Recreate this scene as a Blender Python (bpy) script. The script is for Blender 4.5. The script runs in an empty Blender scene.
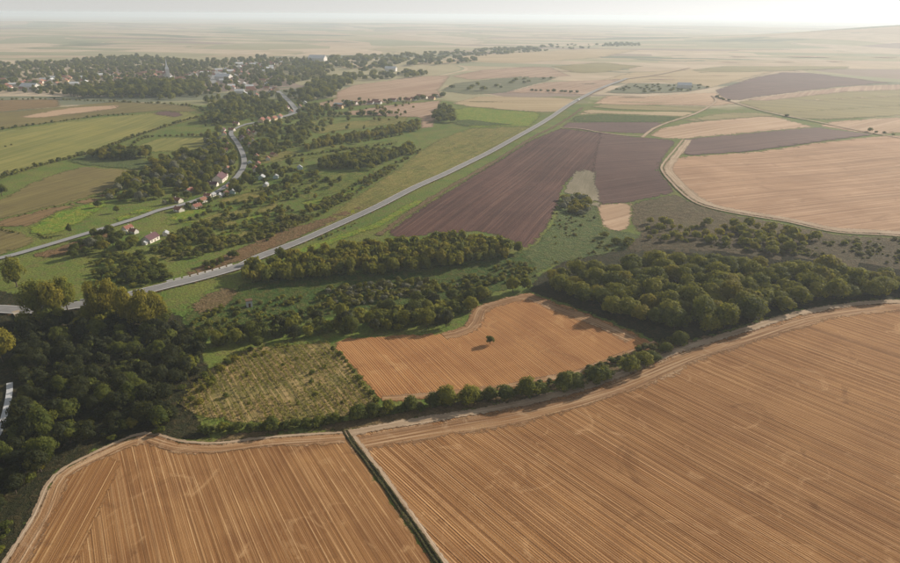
import bpy, math, random
import numpy as np
from mathutils import Vector, Matrix
from mathutils.geometry import delaunay_2d_cdt

# ------------------------------------------------------------------ camera, sky, sun, exposure
scene = bpy.context.scene
C = scene.collection
IW, IH = 900.0, 563.0            # photograph size, used to turn measured points into ground points
F_PX = 640.0
CAM_H = 120.0
PITCH = math.radians(22.65)
ROLL = math.radians(0.35)
SUN_AZ = math.radians(52.0)      # clockwise from the view direction (+Y)
SUN_EL = math.radians(21.5)
HAZE_DENSITY = 0.00014
EXPOSURE = 0.46

cam = bpy.data.cameras.new('camera')
cam.sensor_width = 36.0
cam.lens = F_PX / IW * 36.0
cam.clip_start = 1.0
cam.clip_end = 60000.0
cam_ob = bpy.data.objects.new('camera', cam)
C.objects.link(cam_ob)
c_fwd = Vector((0, math.cos(PITCH), -math.sin(PITCH)))
c_right = Vector((1, 0, 0))
c_up = c_right.cross(c_fwd)
q = Matrix.Rotation(ROLL, 3, c_fwd)
# the horizon drops a little to the right: the camera is rolled anticlockwise
q = Matrix.Rotation(-ROLL, 3, c_fwd)
c_right = q @ c_right
c_up = q @ c_up
cam_ob.matrix_world = Matrix(((c_right.x, c_up.x, -c_fwd.x, 0), (c_right.y, c_up.y, -c_fwd.y, 0),
                              (c_right.z, c_up.z, -c_fwd.z, CAM_H), (0, 0, 0, 1)))
scene.camera = cam_ob

world = bpy.data.worlds.new('World')
scene.world = world
world.use_nodes = True
wn = world.node_tree
wbg = wn.nodes['Background']
sky = wn.nodes.new('ShaderNodeTexSky')
sky.sky_type = 'NISHITA'
sky.sun_disc = False
sky.sun_elevation = SUN_EL
sky.sun_rotation = SUN_AZ
sky.altitude = 200
sky.air_density = 1.0
sky.dust_density = 0.1
sky.ozone_density = 1.0
hsv = wn.nodes.new('ShaderNodeHueSaturation')   # hot summer haze: the whole sky is whitish
hsv.inputs['Saturation'].default_value = 0.14
wn.links.new(sky.outputs[0], hsv.inputs['Color'])
gam = wn.nodes.new('ShaderNodeGamma')            # haze evens out the brightness of the sky
gam.inputs['Gamma'].default_value = 0.76
wn.links.new(hsv.outputs[0], gam.inputs[0])
wn.links.new(gam.outputs[0], wbg.inputs[0])
wbg.inputs[1].default_value = 0.106

sl = bpy.data.lights.new('sun', 'SUN')
sl.energy = 5.0
sl.angle = math.radians(0.6)
sl.color = (1.0, 0.885, 0.735)
sun_ob = bpy.data.objects.new('sun', sl)
C.objects.link(sun_ob)
sdir = Vector((math.sin(SUN_AZ) * math.cos(SUN_EL), math.cos(SUN_AZ) * math.cos(SUN_EL), math.sin(SUN_EL)))
sun_ob.rotation_euler = sdir.to_track_quat('Z', 'Y').to_euler()
sun_ob.location = (300, 300, 400)

scene.view_settings.view_transform = 'Standard'
scene.view_settings.look = 'None'
scene.view_settings.exposure = EXPOSURE
scene.view_settings.gamma = 1.0
scene.view_settings.use_curve_mapping = False
scene.cycles.use_denoising = True
scene.cycles.max_bounces = 6
scene.cycles.diffuse_bounces = 3
scene.cycles.transmission_bounces = 3
scene.cycles.transparent_max_bounces = 6
scene.cycles.volume_bounces = 1

# ------------------------------------------------------------------ terrain and projection
CR, CU, CF = (np.array(v) for v in (c_right, c_up, c_fwd))
CAM = np.array((0.0, 0.0, CAM_H))

def ray(px, py):
    px = np.asarray(px, float); py = np.asarray(py, float)
    return ((px - IW / 2) / F_PX)[..., None] * CR - ((py - IH / 2) / F_PX)[..., None] * CU + CF

def flat(px, py):
    d = ray(px, py)
    t = CAM_H / np.maximum(-d[..., 2], 1e-3)
    return d[..., 0] * t, d[..., 1] * t

VAL = np.stack(flat([20, 110, 200, 320, 440, 540, 600, 596], [345, 335, 322, 300, 280, 262, 225, 190]), 1)

def seg_dist(x, y, pts):
    best = np.full(np.shape(x), 1e9)
    for (ax, ay), (bx, by) in zip(pts[:-1], pts[1:]):
        dx, dy = bx - ax, by - ay
        t = np.clip(((x - ax) * dx + (y - ay) * dy) / (dx * dx + dy * dy), 0, 1)
        best = np.minimum(best, np.hypot(x - ax - t * dx, y - ay - t * dy))
    return best

def H(x, y):
    x = np.asarray(x, float); y = np.asarray(y, float)
    d = np.hypot(x, y)
    near = 1.3 * np.sin(x / 61 + 0.6) * np.cos(y / 83 + 1.0) + 0.9 * np.sin((x + 0.7 * y) / 47 + 2.0)
    near *= np.clip((1500 - d) / 700, 0, 1)
    valley = -4.5 * np.exp(-(seg_dist(x, y, VAL) / 42.0) ** 2)
    f = np.clip((d - 1500) / 2500, 0, 1)
    far = f * (5.0 * np.sin(x / 610 + y / 900 + 1.0) + 5.0 * np.sin(y / 720 - x / 1500) + 3.0)
    hx, hy = 2550.0, 3500.0
    hill = 80 * np.exp(-(((x - hx) / 850) ** 2 + ((y - hy) / 620) ** 2))
    hill += 60 * np.exp(-(((x - 4300) / 1500) ** 2 + ((y - 4300) / 900) ** 2))
    hill += 30 * np.exp(-(((x - 300) / 2200) ** 2 + ((y - 7800) / 1000) ** 2))
    hill += 28 * np.exp(-(((x + 3800) / 2200) ** 2 + ((y - 6800) / 900) ** 2))
    return near + valley + far + hill

def unproj(px, py):
    d = ray(px, py)
    dz = np.minimum(d[..., 2], -0.012)
    t = CAM_H / -dz
    for _ in range(14):
        z = H(d[..., 0] * t, d[..., 1] * t)
        t = 0.4 * t + 0.6 * (CAM_H - z) / -dz
    return np.stack((d[..., 0] * t, d[..., 1] * t), -1)

def to_px(x, y, z):
    v = np.stack((np.asarray(x, float), np.asarray(y, float), np.asarray(z, float) - CAM_H), -1)
    f = v @ CF
    return IW / 2 + F_PX * (v @ CR) / f, IH / 2 - F_PX * (v @ CU) / f, f

def P(s):
    return [tuple(float(v) for v in p.split(',')) for p in s.split()]

_rs = np.random.RandomState(5)
_tab = _rs.rand(512)
def noise1(t, seed=0):
    t = np.asarray(t, float) + seed * 17.31
    i = np.floor(t).astype(int); f = t - i; f = f * f * (3 - 2 * f)
    return (_tab[i % 512] * (1 - f) + _tab[(i + 1) % 512] * f) * 2 - 1
_tab2 = _rs.rand(64, 64)
def noise2(x, y):
    xi = np.floor(x).astype(int); yi = np.floor(y).astype(int)
    fx = x - xi; fy = y - yi
    fx = fx * fx * (3 - 2 * fx); fy = fy * fy * (3 - 2 * fy)
    g = lambda a, b: _tab2[a % 64, b % 64]
    return (g(xi, yi) * (1 - fx) + g(xi + 1, yi) * fx) * (1 - fy) + (g(xi, yi + 1) * (1 - fx) + g(xi + 1, yi + 1) * fx) * fy

def inside(x, y, poly):
    r = np.zeros(np.shape(x), bool)
    n = len(poly)
    for i in range(n):
        x1, y1 = poly[i]; x2, y2 = poly[i - 1]
        if y1 == y2:
            continue
        c = ((y1 > y) != (y2 > y)) & (x < (x2 - x1) * (y - y1) / (y2 - y1) + x1)
        r ^= c
    return r

# ------------------------------------------------------------------ object helpers
def tag(o, label=None, cat=None, group=None, kind=None):
    if label: o['label'] = label
    if cat: o['category'] = cat
    if group: o['group'] = group
    if kind: o['kind'] = kind
    return o

def mesh_np(name, co, faces_flat, nper, mats=(), uv=None, tint=None, smooth=False, fade=None):
    me = bpy.data.meshes.new(name)
    co = np.asarray(co, np.float32)
    nf = len(faces_flat) // nper
    me.vertices.add(len(co)); me.vertices.foreach_set('co', co.ravel())
    me.loops.add(nf * nper); me.loops.foreach_set('vertex_index', np.asarray(faces_flat, np.int32))
    me.polygons.add(nf)
    me.polygons.foreach_set('loop_start', np.arange(nf, dtype=np.int32) * nper)
    me.update(calc_edges=True)
    if smooth:
        me.polygons.foreach_set('use_smooth', np.ones(nf, bool))
    if uv is not None:
        l = me.uv_layers.new(name='UVMap')
        l.data.foreach_set('uv', np.asarray(uv, np.float32)[np.asarray(faces_flat)].ravel())
    if tint is not None:
        a = me.attributes.new('tint', 'FLOAT', 'POINT')
        a.data.foreach_set('value', np.asarray(tint, np.float32))
    if fade is not None:
        a = me.attributes.new('fade', 'FLOAT', 'POINT')
        a.data.foreach_set('value', np.asarray(fade, np.float32))
    for m in mats:
        me.materials.append(m)
    me.validate()
    return me

def link(name, me, parent=None):
    o = bpy.data.objects.new(name, me)
    C.objects.link(o)
    if parent: o.parent = parent
    return o

def empty(name, loc=(0, 0, 0), rz=0.0, sc=(1, 1, 1)):
    o = bpy.data.objects.new(name, None)
    o.empty_display_size = 0.5
    C.objects.link(o)
    o.location = loc; o.rotation_euler = (0, 0, rz); o.scale = sc
    return o

class MB:
    """collects simple solids into one mesh"""
    def __init__(s): s.v = []; s.f = []
    def add(s, vs, fs):
        o = len(s.v); s.v += [tuple(v) for v in vs]; s.f += [tuple(i + o for i in f) for f in fs]; return s
    def box(s, x0, x1, y0, y1, z0, z1):
        return s.add([(x0, y0, z0), (x1, y0, z0), (x1, y1, z0), (x0, y1, z0), (x0, y0, z1), (x1, y0, z1), (x1, y1, z1), (x0, y1, z1)],
                     [(3, 2, 1, 0), (4, 5, 6, 7), (0, 1, 5, 4), (1, 2, 6, 5), (2, 3, 7, 6), (3, 0, 4, 7)])
    def prism(s, prof, y0, y1):
        n = len(prof)
        return s.add([(x, y0, z) for x, z in prof] + [(x, y1, z) for x, z in prof],
                     [tuple(range(n)), tuple(range(2 * n - 1, n - 1, -1))] + [(i, i + n, (i + 1) % n + n, (i + 1) % n) for i in range(n)])
    def tube(s, pts, rad, n=7):
        rings = []
        for k, (p, r) in enumerate(zip(pts, rad)):
            a = Vector(pts[max(k - 1, 0)]); b = Vector(pts[min(k + 1, len(pts) - 1)])
            t = (b - a).normalized()
            u = t.orthogonal().normalized(); w = t.cross(u)
            rings.append([tuple(Vector(p) + r * (math.cos(2 * math.pi * i / n) * u + math.sin(2 * math.pi * i / n) * w)) for i in range(n)])
        o = len(s.v)
        for r in rings: s.v += r
        for k in range(len(rings) - 1):
            for i in range(n):
                s.f.append((o + k * n + i, o + k * n + (i + 1) % n, o + (k + 1) * n + (i + 1) % n, o + (k + 1) * n + i))
        s.f.append(tuple(o + i for i in range(n - 1, -1, -1)))
        s.f.append(tuple(o + (len(rings) - 1) * n + i for i in range(n)))
        return s
    def mesh(s, name, mat=None):
        me = bpy.data.meshes.new(name)
        me.from_pydata(s.v, [], s.f); me.update()
        if mat: me.materials.append(mat)
        return me

# ------------------------------------------------------------------ materials
class NT:
    def __init__(s, name):
        s.m = bpy.data.materials.new(name); s.m.use_nodes = True
        s.t = s.m.node_tree; s.b = s.t.nodes['Principled BSDF']; s.out = s.t.nodes['Material Output']
        s.b.inputs['Roughness'].default_value = 0.95
        s.b.inputs['Specular IOR Level'].default_value = 0.12
    def n(s, t, **k):
        x = s.t.nodes.new('ShaderNode' + t)
        for a, v in k.items(): setattr(x, a, v)
        return x
    def l(s, a, b): s.t.links.new(a, b)
    def val(s, sock, v):
        if hasattr(v, 'is_output') or isinstance(v, bpy.types.NodeSocket): s.l(v, sock)
        else: sock.default_value = v
    def math(s, op, a, b=None, c=None, clamp=False):
        x = s.n('Math', operation=op); x.use_clamp = clamp
        for i, v in enumerate((a, b, c)):
            if v is not None: s.val(x.inputs[i], v)
        return x.outputs[0]
    def mix(s, f, a, b, bt='MIX'):
        x = s.n('Mix', data_type='RGBA', blend_type=bt)
        s.val(x.inputs['Factor'], f)
        s.val(x.inputs[6], a if not isinstance(a, tuple) else (*a[:3], 1)); s.val(x.inputs[7], b if not isinstance(b, tuple) else (*b[:3], 1))
        return x.outputs[2]
    def coords(s, ang=0.0):
        tc = s.n('TexCoord')
        mp = s.n('Mapping'); mp.inputs['Rotation'].default_value = (0, 0, ang)
        s.l(tc.outputs['Object'], mp.inputs[0])
        return mp.outputs[0]
    def uv(s):
        return s.n('TexCoord').outputs['UV']
    def scaled(s, vec, sx, sy, off=0.0):
        mp = s.n('Mapping'); mp.inputs['Scale'].default_value = (sx, sy, 1); mp.inputs['Location'].default_value = (off, off * 0.7, 0)
        s.l(vec, mp.inputs[0]); return mp.outputs[0]
    def noise(s, vec, scale, detail=3.0, rough=0.55, dist=0.0, dim='2D'):
        x = s.n('TexNoise', noise_dimensions=dim)
        s.l(vec, x.inputs['Vector'])
        x.inputs['Scale'].default_value = scale; x.inputs['Detail'].default_value = detail
        x.inputs['Roughness'].default_value = rough; x.inputs['Distortion'].default_value = dist
        return x.outputs['Fac']
    def rng(s, v, a, b, c=0.0, d=1.0):
        x = s.n('MapRange'); x.clamp = True
        s.val(x.inputs[0], v)
        for i, q in enumerate((a, b, c, d)): x.inputs[i + 1].default_value = q
        return x.outputs[0]
    def bump(s, h, strength, dist):
        x = s.n('Bump'); x.inputs['Strength'].default_value = strength; x.inputs['Distance'].default_value = dist
        s.l(h, x.inputs['Height']); s.l(x.outputs[0], s.b.inputs['Normal'])
    def ragged(s, vec, scale, lo=0.12, hi=0.42):
        at = s.n('Attribute', attribute_name='fade')
        f = s.math('ADD', at.outputs['Fac'], s.math('MULTIPLY', s.math('SUBTRACT', s.noise(vec, scale, 4, 0.7), 0.5), 1.5))
        s.l(s.rng(f, lo, hi), s.b.inputs['Alpha'])
    def color(s, c): s.val(s.b.inputs['Base Color'], c if not isinstance(c, tuple) else (*c[:3], 1))

def field_mat(name, a, b, light, dark, ang=0.0, width=2.2, stretch=140.0, lines=0.5, patch=45.0, tram=None, bump=0.35, use_uv=False, wear=0.3, fine=2.2, dkw=0.0, row=None):
    """cropped, stubble or ploughed ground: two soil tones in patches, streaks along the rows, straw lines"""
    k = NT(name)
    v = k.uv() if use_uv else k.coords(ang)
    p1 = k.rng(k.noise(v, 1 / patch, 4, 0.6, 0.3), 0.33, 0.67)
    col = k.mix(p1, a, b)
    s1 = k.noise(k.scaled(v, 1 / width, 1 / stretch), 1.0, 2.0, 0.6)
    s2 = k.noise(k.scaled(v, 0.3 / width, 0.4 / stretch, 9.0), 1.0, 2.0, 0.5)
    s3 = k.noise(k.scaled(v, 2.6 / width, 2.2 / stretch, 4.0), 1.0, 2.0, 0.6)
    hi = k.math('MULTIPLY', k.rng(s1, 0.53, 0.72), lines, clamp=True)
    lo = k.math('MULTIPLY', k.rng(s1, 0.48, 0.30), lines, clamp=True)
    col = k.mix(hi, col, light)
    col = k.mix(lo, col, dark)
    col = k.mix(k.math('MULTIPLY', k.rng(s2, 0.50, 0.70), lines * 0.8), col, dark)
    col = k.mix(k.math('MULTIPLY', k.rng(s3, 0.55, 0.75), lines * 0.7), col, light)
    height = k.math('ADD', s1, k.math('MULTIPLY', s3, 0.5))
    if row:
        ROWS = 0.15
        sr = k.n('SeparateXYZ'); k.l(v, sr.inputs[0])
        wv = k.math('SINE', k.math('ADD', k.math('MULTIPLY', sr.outputs[0], 6.2832 / row), k.math('MULTIPLY', k.noise(k.scaled(v, 1 / 7.0, 1 / 120.0, 2.0), 1.0, 2.0), 9.0)))
        spk = k.noise(v, 2.6, 2, 0.6)
        rf = k.math('ADD', k.math('MULTIPLY', wv, 0.5), k.math('MULTIPLY', k.math('SUBTRACT', spk, 0.5), 3.2))
        col = k.mix(k.rng(rf, 0.0, 0.9, 0, ROWS * 0.8), col, light)
        col = k.mix(k.rng(rf, 0.0, -0.9, 0, ROWS), col, dark)
        height = k.math('ADD', height, k.math('MULTIPLY', wv, 0.25))
    if tram:
        spacing, tw, ts = tram
        sx = k.n('SeparateXYZ'); k.l(v, sx.inputs[0])
        wob = k.math('MULTIPLY', k.noise(k.scaled(v, 1 / 9.0, 1 / 220.0, 3.0), 1.0, 2.0), 1.1)
        fr = k.math('FRACT', k.math('ADD', k.math('DIVIDE', sx.outputs[0], spacing), wob))
        ln = k.math('LESS_THAN', k.math('ABSOLUTE', k.math('SUBTRACT', fr, 0.5)), tw)
        brk = k.rng(k.noise(k.scaled(v, 1 / 3.0, 1 / 25.0, 7.0), 1.0, 3.0), 0.35, 0.62)
        ln = k.math('MULTIPLY', k.math('MULTIPLY', ln, brk), ts)
        col = k.mix(ln, col, light)
        fd = k.math('FRACT', k.math('ADD', k.math('DIVIDE', sx.outputs[0], spacing * 0.93), k.math('MULTIPLY', wob, 0.8)))
        dl = k.math('LESS_THAN', k.math('ABSOLUTE', k.math('SUBTRACT', fd, 0.5)), dkw)
        brk2 = k.rng(k.noise(k.scaled(v, 1 / 5.0, 1 / 60.0, 17.0), 1.0, 3.0), 0.40, 0.60)
        col = k.mix(k.math('MULTIPLY', k.math('MULTIPLY', dl, brk2), 0.75), col, dark)
    w = k.rng(k.noise(v, 1 / 11.0, 5, 0.65, 1.2), 0.60, 0.76)
    col = k.mix(k.math('MULTIPLY', w, wear), col, light)
    w2 = k.rng(k.noise(k.scaled(v, 1, 1, 77.0), 1 / 17.0, 5, 0.6, 0.8), 0.62, 0.75)
    col = k.mix(k.math('MULTIPLY', w2, wear * 1.2), col, dark)
    fn = k.noise(v, fine, 3, 0.7)
    col = k.mix(k.rng(fn, 0.3, 0.75, 0.0, 0.45), col, k.mix(0.5, col, dark))
    k.color(col)
    k.ragged(k.coords(), 0.55 if use_uv else 0.3)
    k.bump(k.math('ADD', height, k.math('MULTIPLY', fn, 0.7)), bump, 0.5)
    return k.m

def grass_mat(name, a, b, c, patch=22.0, mid=4.5, fine=0.9, bump=0.8, ang=0.0, rows=0.0, rw=2.0, ragged=True):
    """rough grass and weeds in three tones"""
    k = NT(name)
    v = k.coords(ang)
    col = k.mix(k.rng(k.noise(v, 1 / patch, 5, 0.6, 0.6), 0.35, 0.65), a, b)
    m = k.noise(v, 1 / mid, 5, 0.7, 0.4)
    col = k.mix(k.rng(m, 0.46, 0.62), col, c)
    col = k.mix(k.rng(k.noise(k.scaled(v, 1, 1, 31.0), 0.6 / mid, 5, 0.7, 0.6), 0.54, 0.68, 0, 0.6), col, tuple(0.6 * q for q in a))
    f = k.noise(v, fine, 4, 0.75)
    dk = tuple(0.45 * min(x, y) for x, y in zip(a, b))
    col = k.mix(k.rng(f, 0.56, 0.36, 0.0, 0.65), col, dk)
    if rows:
        s = k.noise(k.scaled(v, 1 / rw, 1 / 70.0), 1.0, 2.0)
        col = k.mix(k.math('MULTIPLY', k.rng(s, 0.5, 0.68), rows), col, c)
        col = k.mix(k.math('MULTIPLY', k.rng(s, 0.5, 0.34), rows), col, dk)
    k.color(col)
    if ragged: k.ragged(v, 0.35)
    k.bump(k.math('ADD', f, k.math('MULTIPLY', m, 2.0)), bump, 1.2)
    return k.m

def plain_mat(name, a, b, scale=0.6, rough=0.85, bump=0.0, spec=0.2):
    k = NT(name); v = k.n('TexCoord').outputs['Object']
    f = k.noise(v, scale, 4, 0.65, 0.2, '3D')
    k.color(k.mix(k.rng(f, 0.3, 0.7), a, b))
    k.b.inputs['Roughness'].default_value = rough; k.b.inputs['Specular IOR Level'].default_value = spec
    if bump: k.bump(f, bump, 0.1)
    return k.m

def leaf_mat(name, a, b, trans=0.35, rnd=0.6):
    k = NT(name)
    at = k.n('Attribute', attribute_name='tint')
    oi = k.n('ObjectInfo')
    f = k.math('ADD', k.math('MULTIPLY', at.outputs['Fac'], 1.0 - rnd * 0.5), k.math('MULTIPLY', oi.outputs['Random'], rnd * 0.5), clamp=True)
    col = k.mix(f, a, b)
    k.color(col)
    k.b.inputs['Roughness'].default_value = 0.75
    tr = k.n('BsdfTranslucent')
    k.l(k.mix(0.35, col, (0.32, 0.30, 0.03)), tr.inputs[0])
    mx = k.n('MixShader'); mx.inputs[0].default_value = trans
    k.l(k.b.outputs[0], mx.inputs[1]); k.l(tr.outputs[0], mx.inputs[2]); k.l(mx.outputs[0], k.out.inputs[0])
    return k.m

def pang(p, q):
    """rotation that turns the ground direction seen from photo point p to q onto the texture's long axis"""
    a = unproj(np.array([p[0], q[0]]), np.array([p[1], q[1]]))
    d = a[1] - a[0]
    return math.pi / 2 - math.atan2(d[1], d[0])

M = {}
# stubble and soil
M['stubble_near'] = field_mat('stubble_near', (0.36, 0.183, 0.069), (0.245, 0.110, 0.037), (0.60, 0.375, 0.195), (0.11, 0.045, 0.014), pang((600, 435), (819, 563)), 0.34, 260, 0.62, 24, (2.9, 0.05, 0.5), 0.35, wear=0.5, dkw=0.06, row=0.72)
M['stubble_west'] = field_mat('stubble_west', (0.32, 0.165, 0.063), (0.215, 0.098, 0.036), (0.60, 0.39, 0.20), (0.12, 0.052, 0.018), pang((192, 461), (228, 563)), 0.32, 240, 0.42, 22, (2.7, 0.05, 0.75), 0.25, wear=0.5, dkw=0.03)
M['stubble_wedge'] = field_mat('stubble_wedge', (0.30, 0.150, 0.052), (0.25, 0.115, 0.040), (0.58, 0.37, 0.18), (0.12, 0.056, 0.026), pang((123, 473), (82, 555)), 0.32, 180, 0.45, 24, (2.3, 0.055, 0.85), 0.25, wear=0.55, dkw=0.0)
M['stubble_mid'] = field_mat('stubble_mid', (0.41, 0.198, 0.072), (0.31, 0.135, 0.047), (0.56, 0.35, 0.16), (0.18, 0.085, 0.040), pang((330, 347), (372, 398)), 0.45, 200, 0.42, 20, (3.6, 0.04, 0.5), 0.35, wear=0.42, dkw=0.02, row=0.85)
M['headland'] = field_mat('headland', (0.36, 0.215, 0.105), (0.29, 0.155, 0.070), (0.58, 0.42, 0.27), (0.17, 0.088, 0.042), 0, 0.7, 50, 0.8, 18, None, 0.4, use_uv=True, wear=0.5)
M['dirt'] = field_mat('dirt', (0.44, 0.335, 0.235), (0.36, 0.26, 0.175), (0.60, 0.48, 0.36), (0.25, 0.175, 0.11), 0, 0.7, 40, 0.6, 12, None, 0.3, use_uv=True, wear=0.4)
M['plough'] = field_mat('plough', (0.120, 0.060, 0.048), (0.080, 0.040, 0.035), (0.19, 0.105, 0.078), (0.052, 0.026, 0.023), pang((400, 228), (520, 150)), 1.8, 160, 0.6, 40, None, 0.6, wear=0.25)
M['plough_right'] = field_mat('plough_right', (0.130, 0.072, 0.060), (0.092, 0.050, 0.044), (0.19, 0.115, 0.092), (0.062, 0.034, 0.031), pang((600, 190), (670, 180)), 2.0, 160, 0.6, 40, None, 0.5, wear=0.2)
M['greygreen'] = field_mat('greygreen', (0.155, 0.155, 0.085), (0.115, 0.125, 0.065), (0.22, 0.20, 0.12), (0.075, 0.085, 0.045), pang((600, 100), (700, 98)), 4, 300, 0.6, 60, None, 0.2, wear=0.4, fine=0.3)
M['fallow'] = field_mat('fallow', (0.25, 0.215, 0.150), (0.19, 0.165, 0.11), (0.31, 0.27, 0.20), (0.18, 0.16, 0.10), 0.3, 2.5, 30, 0.3, 20, None, 0.3)
M['plough_far'] = field_mat('plough_far', (0.145, 0.088, 0.076), (0.105, 0.062, 0.056), (0.18, 0.115, 0.095), (0.085, 0.05, 0.046), pang((690, 150), (800, 138)), 5, 400, 0.45, 120, None, 0.2, wear=0.15, fine=0.3)
M['stubble_right'] = field_mat('stubble_right', (0.43, 0.265, 0.160), (0.32, 0.185, 0.105), (0.58, 0.40, 0.27), (0.22, 0.125, 0.072), pang((690, 175), (880, 160)), 1.8, 200, 0.6, 50, (9.0, 0.05, 0.5), 0.3, wear=0.35)
M['stubble_far'] = field_mat('stubble_far', (0.46, 0.32, 0.21), (0.38, 0.25, 0.155), (0.56, 0.42, 0.30), (0.28, 0.18, 0.115), pang((650, 137), (780, 118)), 6, 500, 0.5, 150, None, 0.2, wear=0.25, fine=0.3)
M['pink_far'] = field_mat('pink_far', (0.39, 0.265, 0.185), (0.30, 0.205, 0.135), (0.52, 0.40, 0.30), (0.25, 0.155, 0.11), pang((340, 100), (440, 85)), 6, 400, 0.5, 120, None, 0.2, wear=0.25, fine=0.3)
M['tan_far'] = field_mat('tan_far', (0.42, 0.32, 0.19), (0.35, 0.27, 0.15), (0.52, 0.42, 0.28), (0.27, 0.20, 0.11), pang((600, 100), (700, 98)), 8, 500, 0.5, 150, None, 0.2, wear=0.2, fine=0.25)
M['olive_far'] = field_mat('olive_far', (0.25, 0.21, 0.085), (0.21, 0.18, 0.075), (0.35, 0.29, 0.13), (0.14, 0.12, 0.055), pang((480, 112), (540, 118)), 6, 400, 0.4, 90, None, 0.2, wear=0.2, fine=0.3)
M['olive_field'] = field_mat('olive_field', (0.185, 0.155, 0.052), (0.155, 0.122, 0.045), (0.26, 0.215, 0.08), (0.095, 0.080, 0.032), pang((0, 205), (100, 178)), 3.0, 90, 0.45, 40, None, 0.4, wear=0.35)
M['yellow_field'] = field_mat('yellow_field', (0.245, 0.225, 0.056), (0.180, 0.185, 0.046), (0.34, 0.29, 0.10), (0.110, 0.125, 0.034), pang((0, 165), (120, 130)), 5.0, 150, 0.45, 60, None, 0.4, wear=0.3)
M['brown_field'] = field_mat('brown_field', (0.215, 0.140, 0.060), (0.175, 0.115, 0.050), (0.30, 0.20, 0.10), (0.10, 0.068, 0.032), pang((0, 205), (100, 178)), 2.5, 60, 0.45, 30, None, 0.4, wear=0.35)
# grass
M['grass'] = grass_mat('grass', (0.085, 0.095, 0.026), (0.115, 0.105, 0.034), (0.150, 0.120, 0.045), 30, 6)
M['meadow'] = grass_mat('meadow', (0.095, 0.150, 0.020), (0.140, 0.165, 0.028), (0.200, 0.190, 0.045), 35, 7)
M['olive_meadow'] = grass_mat('olive_meadow', (0.155, 0.165, 0.034), (0.200, 0.185, 0.045), (0.25, 0.205, 0.060), 40, 8, 0.7, 0.5, pang((330, 218), (440, 165)), 0.3, 4)
M['bright_grass'] = grass_mat('bright_grass', (0.120, 0.215, 0.018), (0.185, 0.235, 0.024), (0.25, 0.235, 0.035), 18, 5, 0.8, 0.5)
M['dark_meadow'] = grass_mat('dark_meadow', (0.060, 0.115, 0.020), (0.090, 0.130, 0.024), (0.130, 0.130, 0.034), 16, 4, 0.9, 1.0)
M['wet_grass'] = grass_mat('wet_grass', (0.090, 0.140, 0.040), (0.120, 0.155, 0.046), (0.155, 0.165, 0.055), 14, 3.5, 0.8, 1.0)
M['dry_bank'] = grass_mat('dry_bank', (0.135, 0.115, 0.052), (0.110, 0.086, 0.044), (0.175, 0.130, 0.068), 20, 5, 0.8, 0.9)
M['brown_bank'] = grass_mat('brown_bank', (0.105, 0.080, 0.040), (0.080, 0.068, 0.032), (0.135, 0.100, 0.052), 16, 4, 0.9, 1.0)
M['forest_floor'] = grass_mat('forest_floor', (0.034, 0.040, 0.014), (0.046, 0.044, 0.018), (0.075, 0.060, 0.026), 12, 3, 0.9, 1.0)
M['vineyard_ground'] = field_mat('vineyard_ground', (0.30, 0.205, 0.085), (0.19, 0.165, 0.055), (0.42, 0.30, 0.15), (0.10, 0.095, 0.030), pang((302, 372), (320, 395)), 0.9, 30, 0.7, 12, None, 0.5, wear=0.5)
M['ditch_soil'] = grass_mat('ditch_soil', (0.10, 0.075, 0.036), (0.075, 0.07, 0.026), (0.06, 0.068, 0.02), 6, 1.5, 1.2, 0.8, ragged=False)
M['verge'] = grass_mat('verge', (0.170, 0.115, 0.055), (0.140, 0.110, 0.045), (0.215, 0.150, 0.080), 10, 3, 0.9, 0.7)
M['rust_verge'] = grass_mat('rust_verge', (0.190, 0.110, 0.050), (0.140, 0.100, 0.040), (0.240, 0.150, 0.075), 10, 3, 0.9, 0.7)
# roads
M['asphalt'] = plain_mat('asphalt', (0.185, 0.182, 0.182), (0.245, 0.24, 0.238), 0.25, 0.8, 0.1, 0.3)
M['village_asphalt'] = plain_mat('village_asphalt', (0.22, 0.225, 0.23), (0.29, 0.29, 0.29), 0.2, 0.85, 0.1, 0.25)
M['concrete'] = plain_mat('concrete', (0.40, 0.42, 0.44), (0.52, 0.53, 0.54), 0.3, 0.8, 0.1, 0.3)
M['gravel'] = plain_mat('gravel', (0.30, 0.245, 0.18), (0.40, 0.33, 0.25), 0.5, 0.95, 0.2, 0.1)
M['paint'] = plain_mat('paint', (0.70, 0.70, 0.68), (0.82, 0.82, 0.80), 0.8, 0.7)
# buildings
M['plaster'] = plain_mat('plaster', (0.60, 0.55, 0.48), (0.70, 0.66, 0.58), 0.4, 0.9)
M['white_wall'] = plain_mat('white_wall', (0.52, 0.50, 0.47), (0.64, 0.62, 0.59), 0.4, 0.9)
M['ochre_wall'] = plain_mat('ochre_wall', (0.52, 0.40, 0.24), (0.60, 0.47, 0.30), 0.4, 0.9)
M['blue_wall'] = plain_mat('blue_wall', (0.35, 0.47, 0.50), (0.44, 0.55, 0.57), 0.4, 0.9)
M['tile_red'] = plain_mat('tile_red', (0.20, 0.085, 0.062), (0.29, 0.135, 0.10), 0.9, 0.85, 0.3)
M['tile_brown'] = plain_mat('tile_brown', (0.20, 0.095, 0.065), (0.29, 0.15, 0.10), 0.9, 0.85, 0.3)
M['tile_plum'] = plain_mat('tile_plum', (0.090, 0.045, 0.055), (0.14, 0.070, 0.080), 0.9, 0.7, 0.3)
M['sheet_grey'] = plain_mat('sheet_grey', (0.30, 0.32, 0.34), (0.42, 0.43, 0.44), 0.5, 0.5, 0.1, 0.5)
M['pale_sheet'] = plain_mat('pale_sheet', (0.52, 0.54, 0.56), (0.66, 0.67, 0.68), 0.4, 0.6, 0.1, 0.4)
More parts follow.
